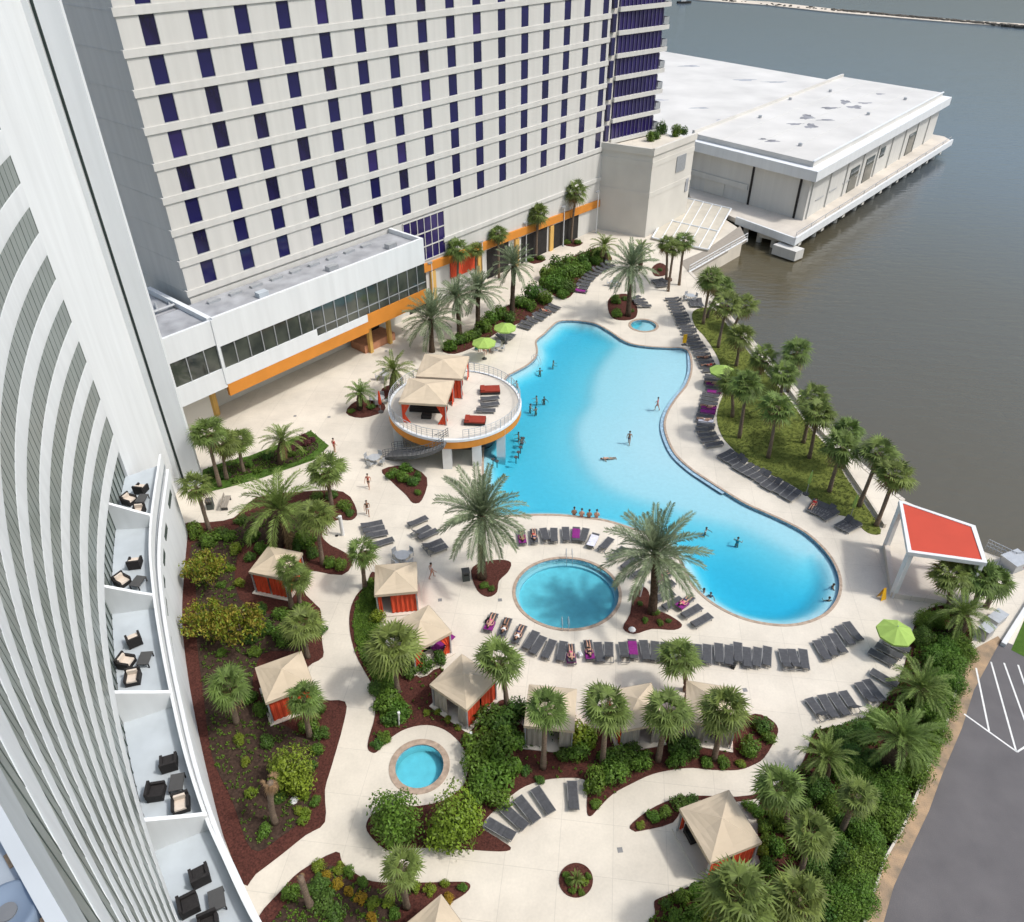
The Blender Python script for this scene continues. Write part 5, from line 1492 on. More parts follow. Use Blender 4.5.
Jw = [(818, 795, 1.3, 1.2), (831, 812, 1.2, 1.2), (780, 825, 1.0, 1.0), (864, 850, 1.5, 1.6), (879, 828, 1.5, 1.6), (893, 812, 1.4, 1.6), (887, 792, 1.4, 1.5), (908, 780, 1.4, 1.6), (917, 757, 1.4, 1.6), (931, 742, 1.3, 1.5), (941, 713, 1.3, 1.4), (928, 720, 1.4, 1.5), (913, 706, 1.2, 1.1), (838, 864, 1.4, 1.4), (851, 880, 1.5, 1.6), (863, 866, 1.4, 1.5), (852, 894, 1.4, 1.5), (836, 906, 1.4, 1.5), (843, 920, 1.5, 1.5), (856, 910, 1.3, 1.5), (826, 845, 1.2, 1.2), (815, 870, 1.2, 1.1), (825, 925, 1.4, 1.3), (838, 945, 1.5, 1.5), (822, 890, 1.2, 1.1), (871, 800, 1.3, 1.2), (856, 780, 1.2, 1.1), (850, 760, 1.2, 1.0), (842, 742, 1.2, 1.0), (860, 738, 1.2, 1.0), (876, 726, 1.1, 1.0), (868, 765, 1.1, 1.0), (943, 655, 1.3, 1.3), (930, 664, 1.3, 1.3), (953, 650, 1.3, 1.3), (948, 672, 1.4, 1.4), (934, 690, 1.4, 1.4), (950, 690, 1.2, 1.3), (922, 626, 1.1, 1.2), (919, 643, 1.1, 1.2), (935, 625, 1.1, 1.1), (962, 660, 1.1, 1.2), (900, 765, 1.3, 1.3), (905, 745, 1.2, 1.2), (880, 810, 1.3, 1.3), (846, 830, 1.2, 1.2), (800, 810, 1.0, .9), (806, 850, 1.0, .9), (835, 775, 1.1, 1.0)]
for x, y, r, h in Jw:
    near_wall = x > 905 - (y - 700) * .35
    J.append((x, y, r, h, 'biggreen' if (near_wall or rr.random() < .4) else 'bigdarkgreen'))
shrubs(J, 'in the dense hedge along the garden wall', 'dense garden wall hedge')
shrubs([(547, 279, 1.9, 2.0, g), (555, 291, 2.0, 2.2, g), (556, 272, 2.0, 2.4, dg), (567, 281, 2.0, 2.3, g), (570, 268, 1.9, 2.0, g), (582, 265, 1.8, 1.9, dg), (592, 260, 1.7, 1.8, g), (602, 257, 1.5, 1.6, dg), (566, 292, 1.7, 1.8, dg), (578, 275, 1.7, 1.8, g), (545, 287, 1.5, 1.6, g), (586, 272, 1.3, 1.5, g), (562, 298, 1.2, 1.2, g), (596, 265, 1.2, 1.3, g), (556, 283, 1.7, 2.2, g)], 'in the big curved hedge below the tower', 'curved hedge below the tower')
shrubs([(500, 317, 1.6, 1.6, g), (491, 323, 1.5, 1.5, g), (484, 330, 1.7, 1.7, g), (520, 307, 1.6, 1.6, g), (544, 303, 1.5, 1.7, g), (532, 299, 1.7, 2.3, dg), (459, 343, 1.5, 1.2, dg), (450, 349, 1.5, 1.1, g), (468, 341, 1.5, 1.2, g), (476, 338, 1.4, 1.2, dg), (510, 321, 1.3, 1.2, dg), (530, 309, 1.2, 1.2, g)], 'in the date palm bed beside the green umbrellas', 'shrubs of the date palm bed')
shrubs([(616, 303, 1.0, 1.1, g), (616, 317, 1.0, 1.1, g), (632, 312, .6, .4, dg), (625, 300, .7, .5, dg)], 'in the bed beside the splash pool', 'shrubs by the splash pool')
shrubs([(393, 477, .9, .8, g), (403, 480, 1.0, .9, g), (413, 484, .9, .8, dg), (407, 471, .9, .8, g), (418, 476, .6, .5, dg), (418, 494, .5, .4, g)], 'in the bed below the deck stair', 'shrubs below the deck stair')
shrubs([(530, 261, .8, .7, g), (541, 260, .8, .7, g), (567, 244, .8, .7, g), (578, 244, .8, .7, g), (660, 271, .6, .4, dg), (390, 400, .6, .4, dg), (372, 408, .7, .4, dg), (352, 412, .6, .3, g)], 'in the small plaza planters', 'shrubs of the plaza planters')
shrubs([(225, 478, .8, .7, dg), (238, 482, .7, .6, g), (215, 474, .8, .7, dg), (250, 466, .7, .6, g), (268, 458, .8, .6, dg), (258, 472, .7, .5, g), (292, 456, .6, .5, g), (298, 447, .8, .6, 'redleaf'), (306, 445, .8, .6, 'redleaf'), (290, 452, .7, .6, 'redleaf'), (304, 439, .7, .6, 'redleaf'), (312, 442, .6, .5, 'redleaf')], 'in the grass edged bed', 'shrubs of the grass edged bed')
shrubs([(569, 883, .35, .3, g), (584, 884, .35, .3, li), (572, 892, .3, .3, g), (581, 893, .3, .3, g), (566, 876, .3, .3, g), (588, 877, .3, .3, g)], 'in the small round bed on the path', 'plants of the small round bed')
shrubs([(484, 587, .5, .4, g), (492, 590, .4, .35, dg), (645, 622, .4, .35, g), (660, 624, .4, .35, g), (640, 605, .35, .3, dg), (655, 614, .5, .4, g), (668, 622, .35, .3, dg)], 'in the beds under both huge date palms', 'plants under the date palms')
shrubs([(624, 138, 1.1, 1.3, dg), (650, 141, 1.2, 1.5, g), (655, 139, 1.1, 1.3, dg), (661, 134, 1.3, 2.0, dg), (676, 136, 1.3, 1.7, g), (684, 135, 1.0, 1.3, dg), (631, 136, .8, 1.0, g)], 'on the annex roof terrace', 'roof terrace plants', 13.36)

# small trees with visible trunks and golden crowns
def small_tree(x, y, r, h, label):
    p = pix(x, y); t = empty('small_tree', p, 0, label, 'tree', 'golden small trees')
    b = MB().tube([(0, 0, -.05), (.05, .03, h * .35), (.1, .0, h * .6)], [.12, .09, .06], 8)
    for k in range(6):
        a = k * 1.05 + x; b.tube([(.07, .02, h * .42), (.5 * r * math.cos(a), .5 * r * math.sin(a), h * .72)], [.05, .02], 6)
    b.build('trunk', 'trunk', t)
    SC_[0] += 1
    c = link('crown', SH_TREE[SC_[0] % 3], t, (0, 0, h * .38)); c.scale = (r, r, h * .85); c.rotation_euler = (0, 0, x)
def loose_crown(seed):
    rr = random.Random(seed); b = MB()
    for q in range(60):
        a = rr.uniform(0, 6.28); rad = math.sqrt(rr.random()) * .9; c = Vector((rad * math.cos(a), rad * math.sin(a), .12 + .75 * rr.random() * (1.05 - rad * .6)))
        for k in range(48):
            v = Vector((rr.gauss(0, .095), rr.gauss(0, .095), rr.gauss(0, .075))); p = c + v
            nrm = Vector((rr.uniform(-1, 1), rr.uniform(-1, 1), rr.uniform(.1, 1.2))).normalized(); t = nrm.orthogonal().normalized(); t = Matrix.Rotation(rr.uniform(0, 6.28), 3, nrm) @ t; s = nrm.cross(t)
            L = rr.uniform(.045, .075); i = len(b.v)
            b.v += [tuple(p - t * L), tuple(p + s * L * .5), tuple(p + t * L), tuple(p - s * L * .5)]; b.f.append((i, i + 1, i + 2, i + 3)); b.m.append(0 if rr.random() < .5 else 1)
    return b
SH_TREE = [loose_crown(500 + s).mesh('crown', ['olive', 'lime']) for s in range(3)]
small_tree(209, 585, 1.75, 3.0, 'golden olive small tree, topmost of three beside the second terrace')
small_tree(211, 637, 1.8, 3.1, 'golden olive small tree closest to the middle terrace')
small_tree(243, 642, 1.9, 3.2, 'golden olive small tree between the middle terrace and the lowest cabana')
# little bare plant in the round bed
p = pix(576, 884); t = empty('sapling', p, 0, 'thin pale sapling in the small round bed on the path', 'plant')
MB().tube([(0, 0, 0), (.03, 0, 1.0), (.0, .02, 1.9)], [.03, .025, .01], 6).build('stem', 'sabal_dry', t)
c = link('crown', CROWN['pindo', 0], t, (0, 0, .5)); c.scale = (.55, .55, .8)

# ground cover under the hedge and in the beds
rr = random.Random(9); b = MB()
def cover(key, n, hmax, holes_=()):
    P = BED[key]; xs = [p.x for p in P]; ys = [p.y for p in P]; k = 0
    while k < n:
        q = Vector((rr.uniform(min(xs), max(xs)), rr.uniform(min(ys), max(ys))))
        if not inside(q, P): continue
        k += 1
        for j in range(5):
            a = rr.uniform(0, 6.28); d = Vector((math.cos(a), math.sin(a), 0)); L = rr.uniform(.06, .17); h = rr.uniform(.06, hmax)
            s = Vector((-d.y, d.x, 0)) * .05; o_ = Vector((q.x, q.y, .05))
            i = len(b.v); b.v += [tuple(o_), tuple(o_ + d * L * .6 + s + Vector((0, 0, h))), tuple(o_ + d * L + Vector((0, 0, h * .8))), tuple(o_ + d * L * .6 - s + Vector((0, 0, h)))]
            b.f.append((i, i + 1, i + 2, i + 3)); b.m.append(0)
cover('J', 3600, .4); cover('C2', 1800, .18); cover('B2', 1300, .2); cover('A2', 300, .3); cover('F2', 260, .2); cover('A', 500, .12); cover('C', 260, .2); cover('K2', 200, .4); cover('K1', 150, .3)
tag(b.build('ground_cover', 'green'), 'low leafy ground cover spread through the planting beds', kind='stuff')
rr = random.Random(10); b = MB()
cover('lawn', 4200, .06)
tag(b.build('lawn_grass', pm('grass_blade', (.165, .195, .045), .8, .4, .4, island=.35, trans=.2)), 'short grass of the seawall lawn', kind='stuff')

# ================================================================== SUN LOUNGERS
def make_lounger(tilt=9):
    r = empty('sun_lounger', (0, 0, 0))
    b = MB()
    for sy in (-1, 1): b.b2(-.98, .98, sy * .33 - .02, sy * .33 + .02, .26, .31)
    b.b2(.94, .98, -.31, .31, .262, .308).b2(-.98, -.94, -.31, .31, .262, .308)
    b.build('frame', 'frame_l', r)
    b = MB(); n = 10
    P = []
    for k in range(n + 1):
        x = -.32 + 1.28 * k / n; P.append((x, .305 + .012 * math.sin(k * 1.3)))
    for k in range(n):
        b.face([(P[k][0], -.30, P[k][1]), (P[k + 1][0], -.30, P[k + 1][1]), (P[k + 1][0], .30, P[k + 1][1]), (P[k][0], .30, P[k][1])])
        b.face([(P[k][0], .30, P[k][1] - .02), (P[k + 1][0], .30, P[k + 1][1] - .02), (P[k + 1][0], -.30, P[k + 1][1] - .02), (P[k][0], -.30, P[k][1] - .02)])
    b.build('sling', 'sling', r)
    ct, st_ = math.cos(R_(tilt)), math.sin(R_(tilt))
    back = MB().box((-.32 - .34 * ct, 0, .325 + .34 * st_), (.68, .6, .03), rot=Matrix.Rotation(R_(tilt), 3, 'Y')).build('backrest', 'sling', r)
    for sx in (-.8, .8):
        for sy in (-.3, .3): MB().b2(sx - .02, sx + .02, sy - .02, sy + .02, 0, .262).build('leg', 'frame_l', r)
    return r
def lounger(x, y, d, label, group, z=0.0):
    """d: image direction from the head end to the foot end, in pixels"""
    p = pix(x, y, z + .3); p.z = z
    q0 = pix(x, y, z); q1 = pix(x + d[0], y + d[1], z)
    kd = lounger_kind()
    return place(kd, lambda: make_lounger(LT[kd]), p, math.atan2(q1.y - q0.y, q1.x - q0.x) + LJ.uniform(-.07, .07), label, 'sun lounger', group)
LG = {}
LJ = random.Random(21)
LT = {'lounger': 9, 'lounger_up': 24, 'lounger_high': 42}
def lounger_kind(): return LJ.choice(('lounger',) * 9 + ('lounger_up',) * 2 + ('lounger_high',))
def row(items, where, group, z=0.0, order='from the left', what='charcoal sun lounger'):
    for k, (x, y, dx, dy) in enumerate(items):
        LG[group, k] = lounger(x, y, (dx, dy), f'{nth(k + 1)} lounger {order} in {where}', group, z)
row([(491, 622, 4, -10), (505, 627, 4, -10), (519, 634, 5, -9), (531, 640, 6, -9), (538, 645, 5, -9), (549, 649, 4, -10), (562, 651, 1, -10), (571, 654, -1, -10), (589, 650, -1, -10), (599, 652, -1, -10), (609, 652, -1, -10), (624, 652, -1, -10), (633, 649, -1, -10), (645, 650, -1, -10), (655, 651, 0, -10), (665, 652, 0, -10), (675, 653, 0, -10), (689, 654, 0, -10), (698, 654, 0, -10), (707, 654, 0, -10), (719, 653, 0, -10), (729, 655, 0, -10), (738, 652, 0, -10), (747, 657, 0, -10), (757, 657, 0, -10), (767, 656, 0, -10), (785, 659, -2, -10), (794, 659, -2, -10), (804, 659, -2, -10)],
    'the long row below the round pool', 'loungers of the long row below the round pool')
row([(822, 650, -5, -9), (830, 646, -5, -9), (838, 643, -5, -9), (845, 635, -6, -8), (853, 631, -6, -8)], 'the five at the deep pool end', 'loungers at the deep end')
row([(896, 645, -10, -5), (889, 651, -10, -5), (882, 657, -10, -5)], 'the trio under the lime umbrella by the pavilion', 'loungers under the lime umbrella')
row([(817, 709, -6, -9), (828, 706, -6, -9), (839, 704, -6, -9), (850, 702, -6, -9)], 'the foursome at the hedge corner', 'loungers at the hedge corner')
row([(866, 693, -6, -9), (874, 690, -6, -9), (884, 678, -9, -5)], 'the trio before the bright feather palm', 'loungers before the feather palm')
row([(522, 537, -1, -9), (534, 536, -1, -9), (545, 535, -2, -9), (554, 535, -1, -9), (566, 534, 0, -9), (576, 534, 1, -9), (584, 535, 2, -9), (593, 540, 4, -8), (606, 544, 7, -7), (618, 553, 8, -6), (630, 562, 8, -6), (641, 572, 8, -5)], 'the curved row above the round pool', 'loungers of the row above the round pool')
row([(662, 577, 8, -5), (665, 586, 9, -4), (664, 596, 9, -4), (673, 603, 9, -5), (685, 602, 8, -6), (692, 611, 9, -6), (702, 620, 9, -6)], 'the fan beside the three pointed bed', 'loungers beside the three pointed bed', order='from the top')
row([(372, 524, 10, -2), (374, 529, 10, -2), (377, 534, 10, -2), (383, 542, 10, -3)], 'the stack of four near the outdoor shower', 'loungers near the shower', order='from the top')
row([(418, 521, 10, -4), (421, 531, 10, -5), (428, 534, 10, -5), (433, 544, 10, -4), (437, 549, 10, -4)], 'the group of five left of the huge date palm', 'loungers by the huge date palm', order='from the top')
row([(500, 829, -9, -6), (514, 817, -8, -8), (527, 809, -7, -9), (543, 800, -6, -9), (573, 795, -1, -10)], 'the arc of five on the pale path nook', 'loungers in the path nook')
row([(490, 398, 9, -1), (490, 404, 9, -1), (486, 410, 9, 0)], 'the trio between red daybeds on the round deck', 'loungers on the round deck', RDZ, order='from the top')
def along(pts, n, side, jit, seed):
    """n loungers standing side by side along a curve; feet point to the given side"""
    rr = random.Random(seed); P = spline(W2(pts), 8, False); Ls = [0]
    for k in range(len(P) - 1): Ls.append(Ls[-1] + (P[k + 1] - P[k]).length)
    out = []
    for q in range(n):
        s = Ls[-1] * (q + .5) / n; k = max(i for i in range(len(P) - 1) if Ls[i] <= s)
        a = P[k].lerp(P[k + 1], (s - Ls[k]) / max(1e-6, Ls[k + 1] - Ls[k])); t = (P[k + 1] - P[k]).normalized()
        nrm = Vector((-t.y, t.x)) * side
        out.append((a + nrm * rr.uniform(-.15, .15) * jit, math.atan2(nrm.y, nrm.x) + rr.uniform(-.06, .06) * jit))
    return out
def row_along(pts, n, side, where, group, order, seed=1):
    for k, (p, a) in enumerate(along(pts, n, side, 1, seed)):
        kd = lounger_kind(); LG[group, k] = place(kd, lambda: make_lounger(LT[kd]), (p.x, p.y, 0), a, f'{nth(k + 1)} lounger {order} in {where}', 'sun lounger', group)
row_along([(672, 299), (679, 314), (687, 331), (694, 345), (701, 354), (707, 366), (711, 374)], 22, -1, 'the row between splash pool and seawall lawn', 'loungers of the upper lawn row', 'from the ramp end', 2)
row_along([(712, 376), (712, 386), (712, 395), (708, 408), (705, 420), (706, 434), (715, 449)], 17, -1, 'the row beside the beach entry of the pool', 'loungers of the middle lawn row', 'from the ramp end', 3)
row_along([(722, 455), (735, 463), (752, 474), (768, 484), (785, 493), (797, 499)], 13, -1, 'the row below the lawn palms', 'loungers of the lower lawn row', 'from the ramp end', 4)
row_along([(810, 507), (824, 513), (832, 518)], 5, -1, 'the short row between two folded umbrellas', 'loungers between the folded umbrellas', 'from the ramp end', 5)
row_along([(842, 524), (852, 531)], 3, -1, 'the last trio before the pavilion', 'loungers by the pavilion', 'from the ramp end', 6)
row_along([(612, 265), (602, 270), (592, 277), (584, 285), (579, 294)], 11, 1, 'the arc along the curved hedge below the tower', 'loungers along the curved hedge', 'from the tower end', 7)
row_along([(633, 298), (640, 302), (644, 309)], 4, 1, 'the cluster behind the splash pool palm', 'loungers behind the splash pool palm', 'from the top', 8)
row_along([(656, 281), (664, 288)], 4, -1, 'the cluster by the three slim palms', 'loungers by the slim palms', 'from the top', 9)
row_along([(690, 305), (702, 305)], 3, -1, 'the trio at the top of the lawn', 'loungers at the lawn top', 'from the left', 10)
row_along([(557, 307), (548, 312), (540, 318), (530, 324), (522, 330)], 8, 1, 'the row at the head of the pool', 'loungers at the pool head', 'from the tower end', 11)
row_along([(510, 335), (502, 341)], 3, 1, 'the trio under the upper lime umbrella', 'loungers under the upper umbrella', 'from the tower end', 12)

def daybed():
    r = empty('daybed', (0, 0, 0))
    MB().b2(-.95, .95, -.6, .6, .12, .34).build('base', 'wicker', r)
    MB().b2(-.93, .93, -.58, .58, .342, .5).build('mattress', 'red_bed', r)
    MB().b2(-.9, -.5, -.5, .5, .502, .62).build('bolster', 'red_bed', r)
    for sx in (-1, 1):
        for sy in (-1, 1): MB().b2(sx * .85 - .04, sx * .85 + .04, sy * .5 - .04, sy * .5 + .04, 0, .12).build('leg', 'frame', r)
    return r
for x, y, a, lab in ((490, 389, 4, 'red cushioned daybed above the three loungers on the round deck'), (475, 419.5, -4, 'red cushioned daybed below the three loungers on the round deck')):
    p = pix(x, y, RDZ + .4); p.z = RDZ; o = place('daybed', daybed, p, R_(a), lab, 'daybed', 'red daybeds on the round deck'); o.scale = (1.12, 1.05, 1)

# towels lying on loungers
def towel(key, lab, mat='towel', part=1.0, shift=0.0):
    l = LG[key]
    b = MB(); n = 8
    rr = random.Random(hash(lab) % 1000 if False else len(lab))
    x0, x1 = -.95 + shift, -.95 + shift + 1.8 * part
    for k in range(n):
        for j in range(4):
            def zz(x, y): return (.345 + max(0, (-.32 - x)) * .194 + .012 * math.sin(9 * x + 5 * y)) - (.16 if abs(y) > .34 else 0)
            xa, xb = x0 + (x1 - x0) * k / n, x0 + (x1 - x0) * (k + 1) / n
            ys_ = (-.36, -.33, 0, .33, .36); ya, yb = ys_[j], ys_[j + 1]
            b.face([(xa, ya, zz(xa, ya)), (xb, ya, zz(xb, ya)), (xb, yb, zz(xb, yb)), (xa, yb, zz(xa, yb))])
    o = b.build('beach_towel', mat); o.location = l.location; o.rotation_euler = l.rotation_euler
    tag(o, lab, 'towel', 'beach towels')
LR, RA, TP, ML, UL, PH = 'loungers of the long row below the round pool', 'loungers of the row above the round pool', 'loungers beside the three pointed bed', 'loungers of the middle lawn row', 'loungers of the upper lawn row', 'loungers at the pool head'
towel((LR, 0), 'magenta towel under the first sunbather of the long row', shift=0, part=.6)
towel((LR, 7), 'magenta towel under the sunbather in the middle of the long row', part=.55)
towel((LR, 8), 'magenta towel at the head of the sunbather beside a white bag', part=.5)
towel((LR, 12), 'magenta towel spread over an empty lounger of the long row', part=.75, shift=.35)
towel((RA, 0), 'dark magenta towel under the first sunbather above the round pool', part=.7)
towel((RA, 5), 'magenta towel over an empty lounger above the round pool', part=.75, shift=.3)
towel((RA, 7), 'white and violet striped towel on the lounger nearest the round pool', 'towel_w', .9)
towel((TP, 0), 'magenta towel on the topmost lounger beside the three pointed bed', part=.6)
towel((TP, 4), 'magenta towel under the sunbather beside the three pointed bed', part=.6)
towel((ML, 2), 'magenta towel just below the lime umbrella by the lawn', part=.9)
towel((ML, 4), 'second magenta towel below the lime umbrella by the lawn', part=.9)
towel((ML, 8), 'magenta towel at the bulge of the lawn row', part=.9)
towel((ML, 9), 'magenta towel beside the one at the bulge of the lawn row', part=.9)
towel((ML, 11), 'white towel below the magenta ones of the lawn row', 'towel_w', .9)
towel(('loungers along the curved hedge', 10), 'magenta towel on the last lounger along the curved hedge', part=.9)
p = pix(443, 641, .5)
o = MB().box((0, 0, .35), (2.0, .75, .05), .9).box((.6, .75, .17), (.06, .06, .34)).box((-.6, -.75, .17), (.06, .06, .34)).build('beach_towel', 'towel'); o.location = (p.x, p.y, 0)
tag(o, 'magenta towel spread outside the cabana half hidden by a fan palm', 'towel', 'beach towels')

# ================================================================== UMBRELLAS, LAMPS, SMALL THINGS
def umbrella():
    r = empty('umbrella', (0, 0, 0)); b = MB(); n = 8; zt, ze = 2.85, 2.25
    for k in range(n):
        a0, a1 = 2 * math.pi * k / n, 2 * math.pi * (k + 1) / n; R = 1.5
        p0, p1 = Vector((R * math.cos(a0), R * math.sin(a0), ze)), Vector((R * math.cos(a1), R * math.sin(a1), ze)); tp = Vector((0, 0, zt))
        m0, m1 = p0.lerp(tp, .5), p1.lerp(tp, .5); mm = (m0 + m1) / 2 - Vector((0, 0, .03)); em = (p0 + p1) / 2 - Vector((0, 0, .02))
        b.face([p0, em, mm, m0]).face([em, p1, m1, mm]).face([m0, mm, tp]).face([mm, m1, tp])
        b.face([p0, p0 - Vector((0, 0, .16)), em - Vector((0, 0, .16)), em]).face([em, em - Vector((0, 0, .16)), p1 - Vector((0, 0, .16)), p1])
    b.build('canopy', 'lime_canvas', r)
    MB().tube([(0, 0, 0), (0, 0, 2.95)], .03, 8).build('pole', 'alu', r)
    for k in range(8):
        a = 2 * math.pi * k / 8; MB().tube([(0, 0, 2.45), (.75 * math.cos(a), .75 * math.sin(a), 2.52)], .012, 5).build('strut', 'alu', r)
    MB().lathe([(0, 0), (.32, 0), (.30, .08), (.06, .12), (.06, .3), (0, .3)], 20).build('base', 'frame', r)
    return r
for x, y, s, lab in ((505, 325, .98, 'lime umbrella, upper of two beside the date palm bed'), (484, 340, 1.0, 'lime umbrella above the group of sunbathers near the round deck'), (723, 368, 1.0, 'lime umbrella at the edge of the seawall lawn'), (897, 629, .9, 'large lime umbrella with wide canopy next to the pavilion')):
    p = pix(x, y, 2.6); p.z = 0; o = place('umbrella', umbrella, p, .3, lab, 'umbrella', 'open lime umbrellas'); o.scale = (s, s, 1)
def folded():
    r = empty('folded_umbrella', (0, 0, 0))
    MB().lathe([(.03, 2.75), (.10, 2.5), (.14, 1.9), (.17, 1.35), (.10, 1.25), (.03, 1.25)], 10).build('canopy', 'lime_canvas', r, smooth=True)
    MB().tube([(0, 0, 0), (0, 0, 2.8)], .03, 8).build('pole', 'alu', r)
    MB().lathe([(0, 0), (.32, 0), (.30, .08), (.06, .12), (0, .12)], 18).build('base', 'frame', r)
    return r
for x, y, lab in ((806, 494, 'folded lime umbrella at the end of the row below the lawn palms'), (850, 518, 'folded lime umbrella at the last loungers before the pavilion')):
    p = pix(x, y); place('folded', folded, p, 0, lab, 'umbrella', 'folded lime umbrellas')
r = empty('folded_umbrella', pix(381, 412), 0, 'folded red umbrella beside the small triangular bed on the plaza', 'umbrella')
MB().lathe([(.03, 2.75), (.10, 2.5), (.16, 1.9), (.2, 1.2), (.12, 1.0), (.03, 1.0)], 10).build('canopy', 'red_curtain', r, smooth=True)
MB().tube([(0, 0, 0), (0, 0, 2.8)], .03, 8).build('pole', 'alu', r)
MB().lathe([(0, 0), (.32, 0), (.30, .08), (.06, .12), (0, .12)], 18).build('base', 'frame', r)
def lamp():
    r = empty('lamp_post', (0, 0, 0))
    MB().tube([(0, 0, 0), (0, 0, 5.2)], [.10, .08], 10).build('pole', 'white_paint', r)
    MB().b2(-.1, .7, -.16, .16, 5.2, 5.36).build('lamp_head', 'alu', r)
    MB().lathe([(0, 0), (.2, 0), (.2, .12), (0, .12)], 14).build('base', 'alu', r)
    return r
for k, (x, y, yt) in enumerate(((434, 305, 262), (483, 283, 241), (526, 262, 222), (563, 246, 206), (596, 233, 191))):
    p = pix(x, y); o = place('lamp', lamp, p, R_(-130), f'white lamp post, {nth(k + 1)} from the white wing along the tower foot', 'lamp post', 'white lamp posts along the tower'); o.scale = (1, 1, height_at(p, yt) / 5.3)
# outdoor shower
p = pix(343, 535); r = empty('outdoor_shower', p, 0, 'white outdoor shower column on the round patio with black drain', 'shower')
MB().tube([(0, 0, 0), (0, 0, 2.2)], .17, 14).build('column', 'white_paint', r)
MB().tube([(0, 0, 2.05), (-.3, -.1, 2.1)], .04, 8).build('shower_head', 'alu', r); MB().lathe([(0, .012), (.16, .012), (.16, .004)], 14, (-.55, -.1, 0)).build('drain', 'dark', r)
# bench and bin on the side patio
p = pix(227, 505); r = empty('bench', p, R_(95), 'brown slatted bench on the pale patio next to the fin wall', 'bench')
b = MB()
for k in range(5): b.b2(-.9, .9, -.26 + k * .11, -.17 + k * .11, .40, .45)
b.build('seat', 'plank', r)
b = MB()
for k in range(3): b.b2(-.9, .9, .30, .34, .5 + k * .13, .6 + k * .13)
b.build('backrest', 'plank', r)
for sx in (-.75, .75): MB().b2(sx - .04, sx + .04, -.25, .34, 0, .40).build('leg', 'frame', r)
def bin_():
    r = empty('waste_bin', (0, 0, 0)); MB().b2(-.3, .3, -.3, .3, 0, .9).build('body', 'panel', r); MB().b2(-.33, .33, -.33, .33, .9, 1.0).build('lid', 'frame', r); MB().b2(-.2, .2, -.335, -.305, .65, .8).build('flap', 'dark', r)
    return r
for x, y, lab in ((211, 508, 'dark waste bin on the patio beside the brown bench'), (466, 579, 'dark waste bin left of the bed under the huge date palm')):
    place('bin', bin_, pix(x, y), .2, lab, 'bin', 'dark waste bins')
# wet floor sign, kept as a folded board
p = pix(881, 598); r = empty('wet_floor_sign', p, .4, 'yellow folding warning board on the deck beside the pavilion post', 'sign')
for sg in (-1, 1):
    MB().face([(-.28, sg * .25, 0), (.28, sg * .25, 0), (.14, 0, 1.15), (-.14, 0, 1.15)]).face([(-.28, sg * .25 - .02, 0), (-.14, -.02, 1.15), (.14, -.02, 1.15), (.28, sg * .25 - .02, 0)]).build('board', 'yellow_sign', r)
p = pix(684, 345); r = empty('warning_board', p, .2, 'orange yellow upright board at the top corner of the beach entry', 'sign')
MB().b2(-.25, .25, -.04, .04, .3, 1.5).build('board', 'yellow_sign', r); MB().b2(-.3, .3, -.2, .2, 0, .08).build('base', 'frame', r); MB().b2(-.04, .04, -.03, .03, .08, .3).build('post', 'frame', r)
# round glass tables with chairs on the plaza
def patio_set():
    r = empty('patio_table', (0, 0, 0)); MB().lathe([(0, .70), (.6, .70), (.6, .74), (0, .74)], 24).build('table_top', 'rail', r)
    MB().tube([(0, 0, 0), (0, 0, .7)], .05, 8).build('pedestal', 'rail', r); MB().lathe([(0, 0), (.3, 0), (.28, .04), (0, .05)], 16).build('foot', 'rail', r)
    return r
def patio_chair():
    r = empty('patio_chair', (0, 0, 0)); MB().b2(-.24, .24, -.24, .24, .42, .46).build('seat', 'rail', r); MB().b2(-.24, .24, .20, .24, .46, .92).build('backrest', 'rail', r)
    for sx in (-1, 1):
        for sy in (-1, 1): MB().b2(sx * .21 - .02, sx * .21 + .02, sy * .21 - .02, sy * .21 + .02, 0, .42).build('leg', 'rail', r)
    return r
for x, y, lab in ((375, 463, 'the bed below the deck stair'), (385, 379, 'the palm left of the round deck'), (403, 561, 'the square red cornered cabana'), (380, 403, 'the small triangular bed'), (690, 300, 'the top of the seawall lawn'), (614, 286, 'the splash pool palm'), (496, 350, 'the lime umbrellas near the pool head')):
    p = pix(x, y); place('pset', patio_set, p, 0, f'grey round table beside {lab}', 'table', 'grey patio tables')
    for k in range(4):
        a = k * math.pi / 2 + x; q = p + Vector((math.cos(a), math.sin(a), 0)) * .85
        place('pch', patio_chair, q, a - math.pi / 2, f'grey patio chair, {nth(k + 1)} anticlockwise round the table beside {lab}', 'chair', 'grey patio chairs')
# pool handrails
def handrail():
    r = empty('pool_handrail', (0, 0, 0))
    for sy in (-.25, .25): MB().tube([(-.5, sy, 0), (-.5, sy, .75), (-.35, sy, .9), (.2, sy, .85), (.55, sy, .2), (.55, sy, -.4)], .025, 6).build('tube', 'rail', r)
    return r
for x, y, a, lab in ((569, 559, -90, 'steel handrail at the steps of the round pool, upper side'), (565, 626, 90, 'steel handrail at the lower rim of the round pool'), (536, 362, -30, 'steel handrail at the pool steps near the pool head')):
    place('hrail', handrail, pix(x, y), R_(a), lab, 'handrail', 'pool handrails')
def bag(x, y, mat, lab, z=0):
    p = pix(x, y); r = MB().b2(-.22, .22, -.15, .15, 0, .3).b2(-.16, .16, -.1, .1, .3, .36).tube([(-.14, 0, .36), (0, 0, .55), (.14, 0, .36)], .02, 6).build('beach_bag', mat); r.location = p; r.rotation_euler = (0, 0, x)
    tag(r, lab, 'bag', 'beach bags')
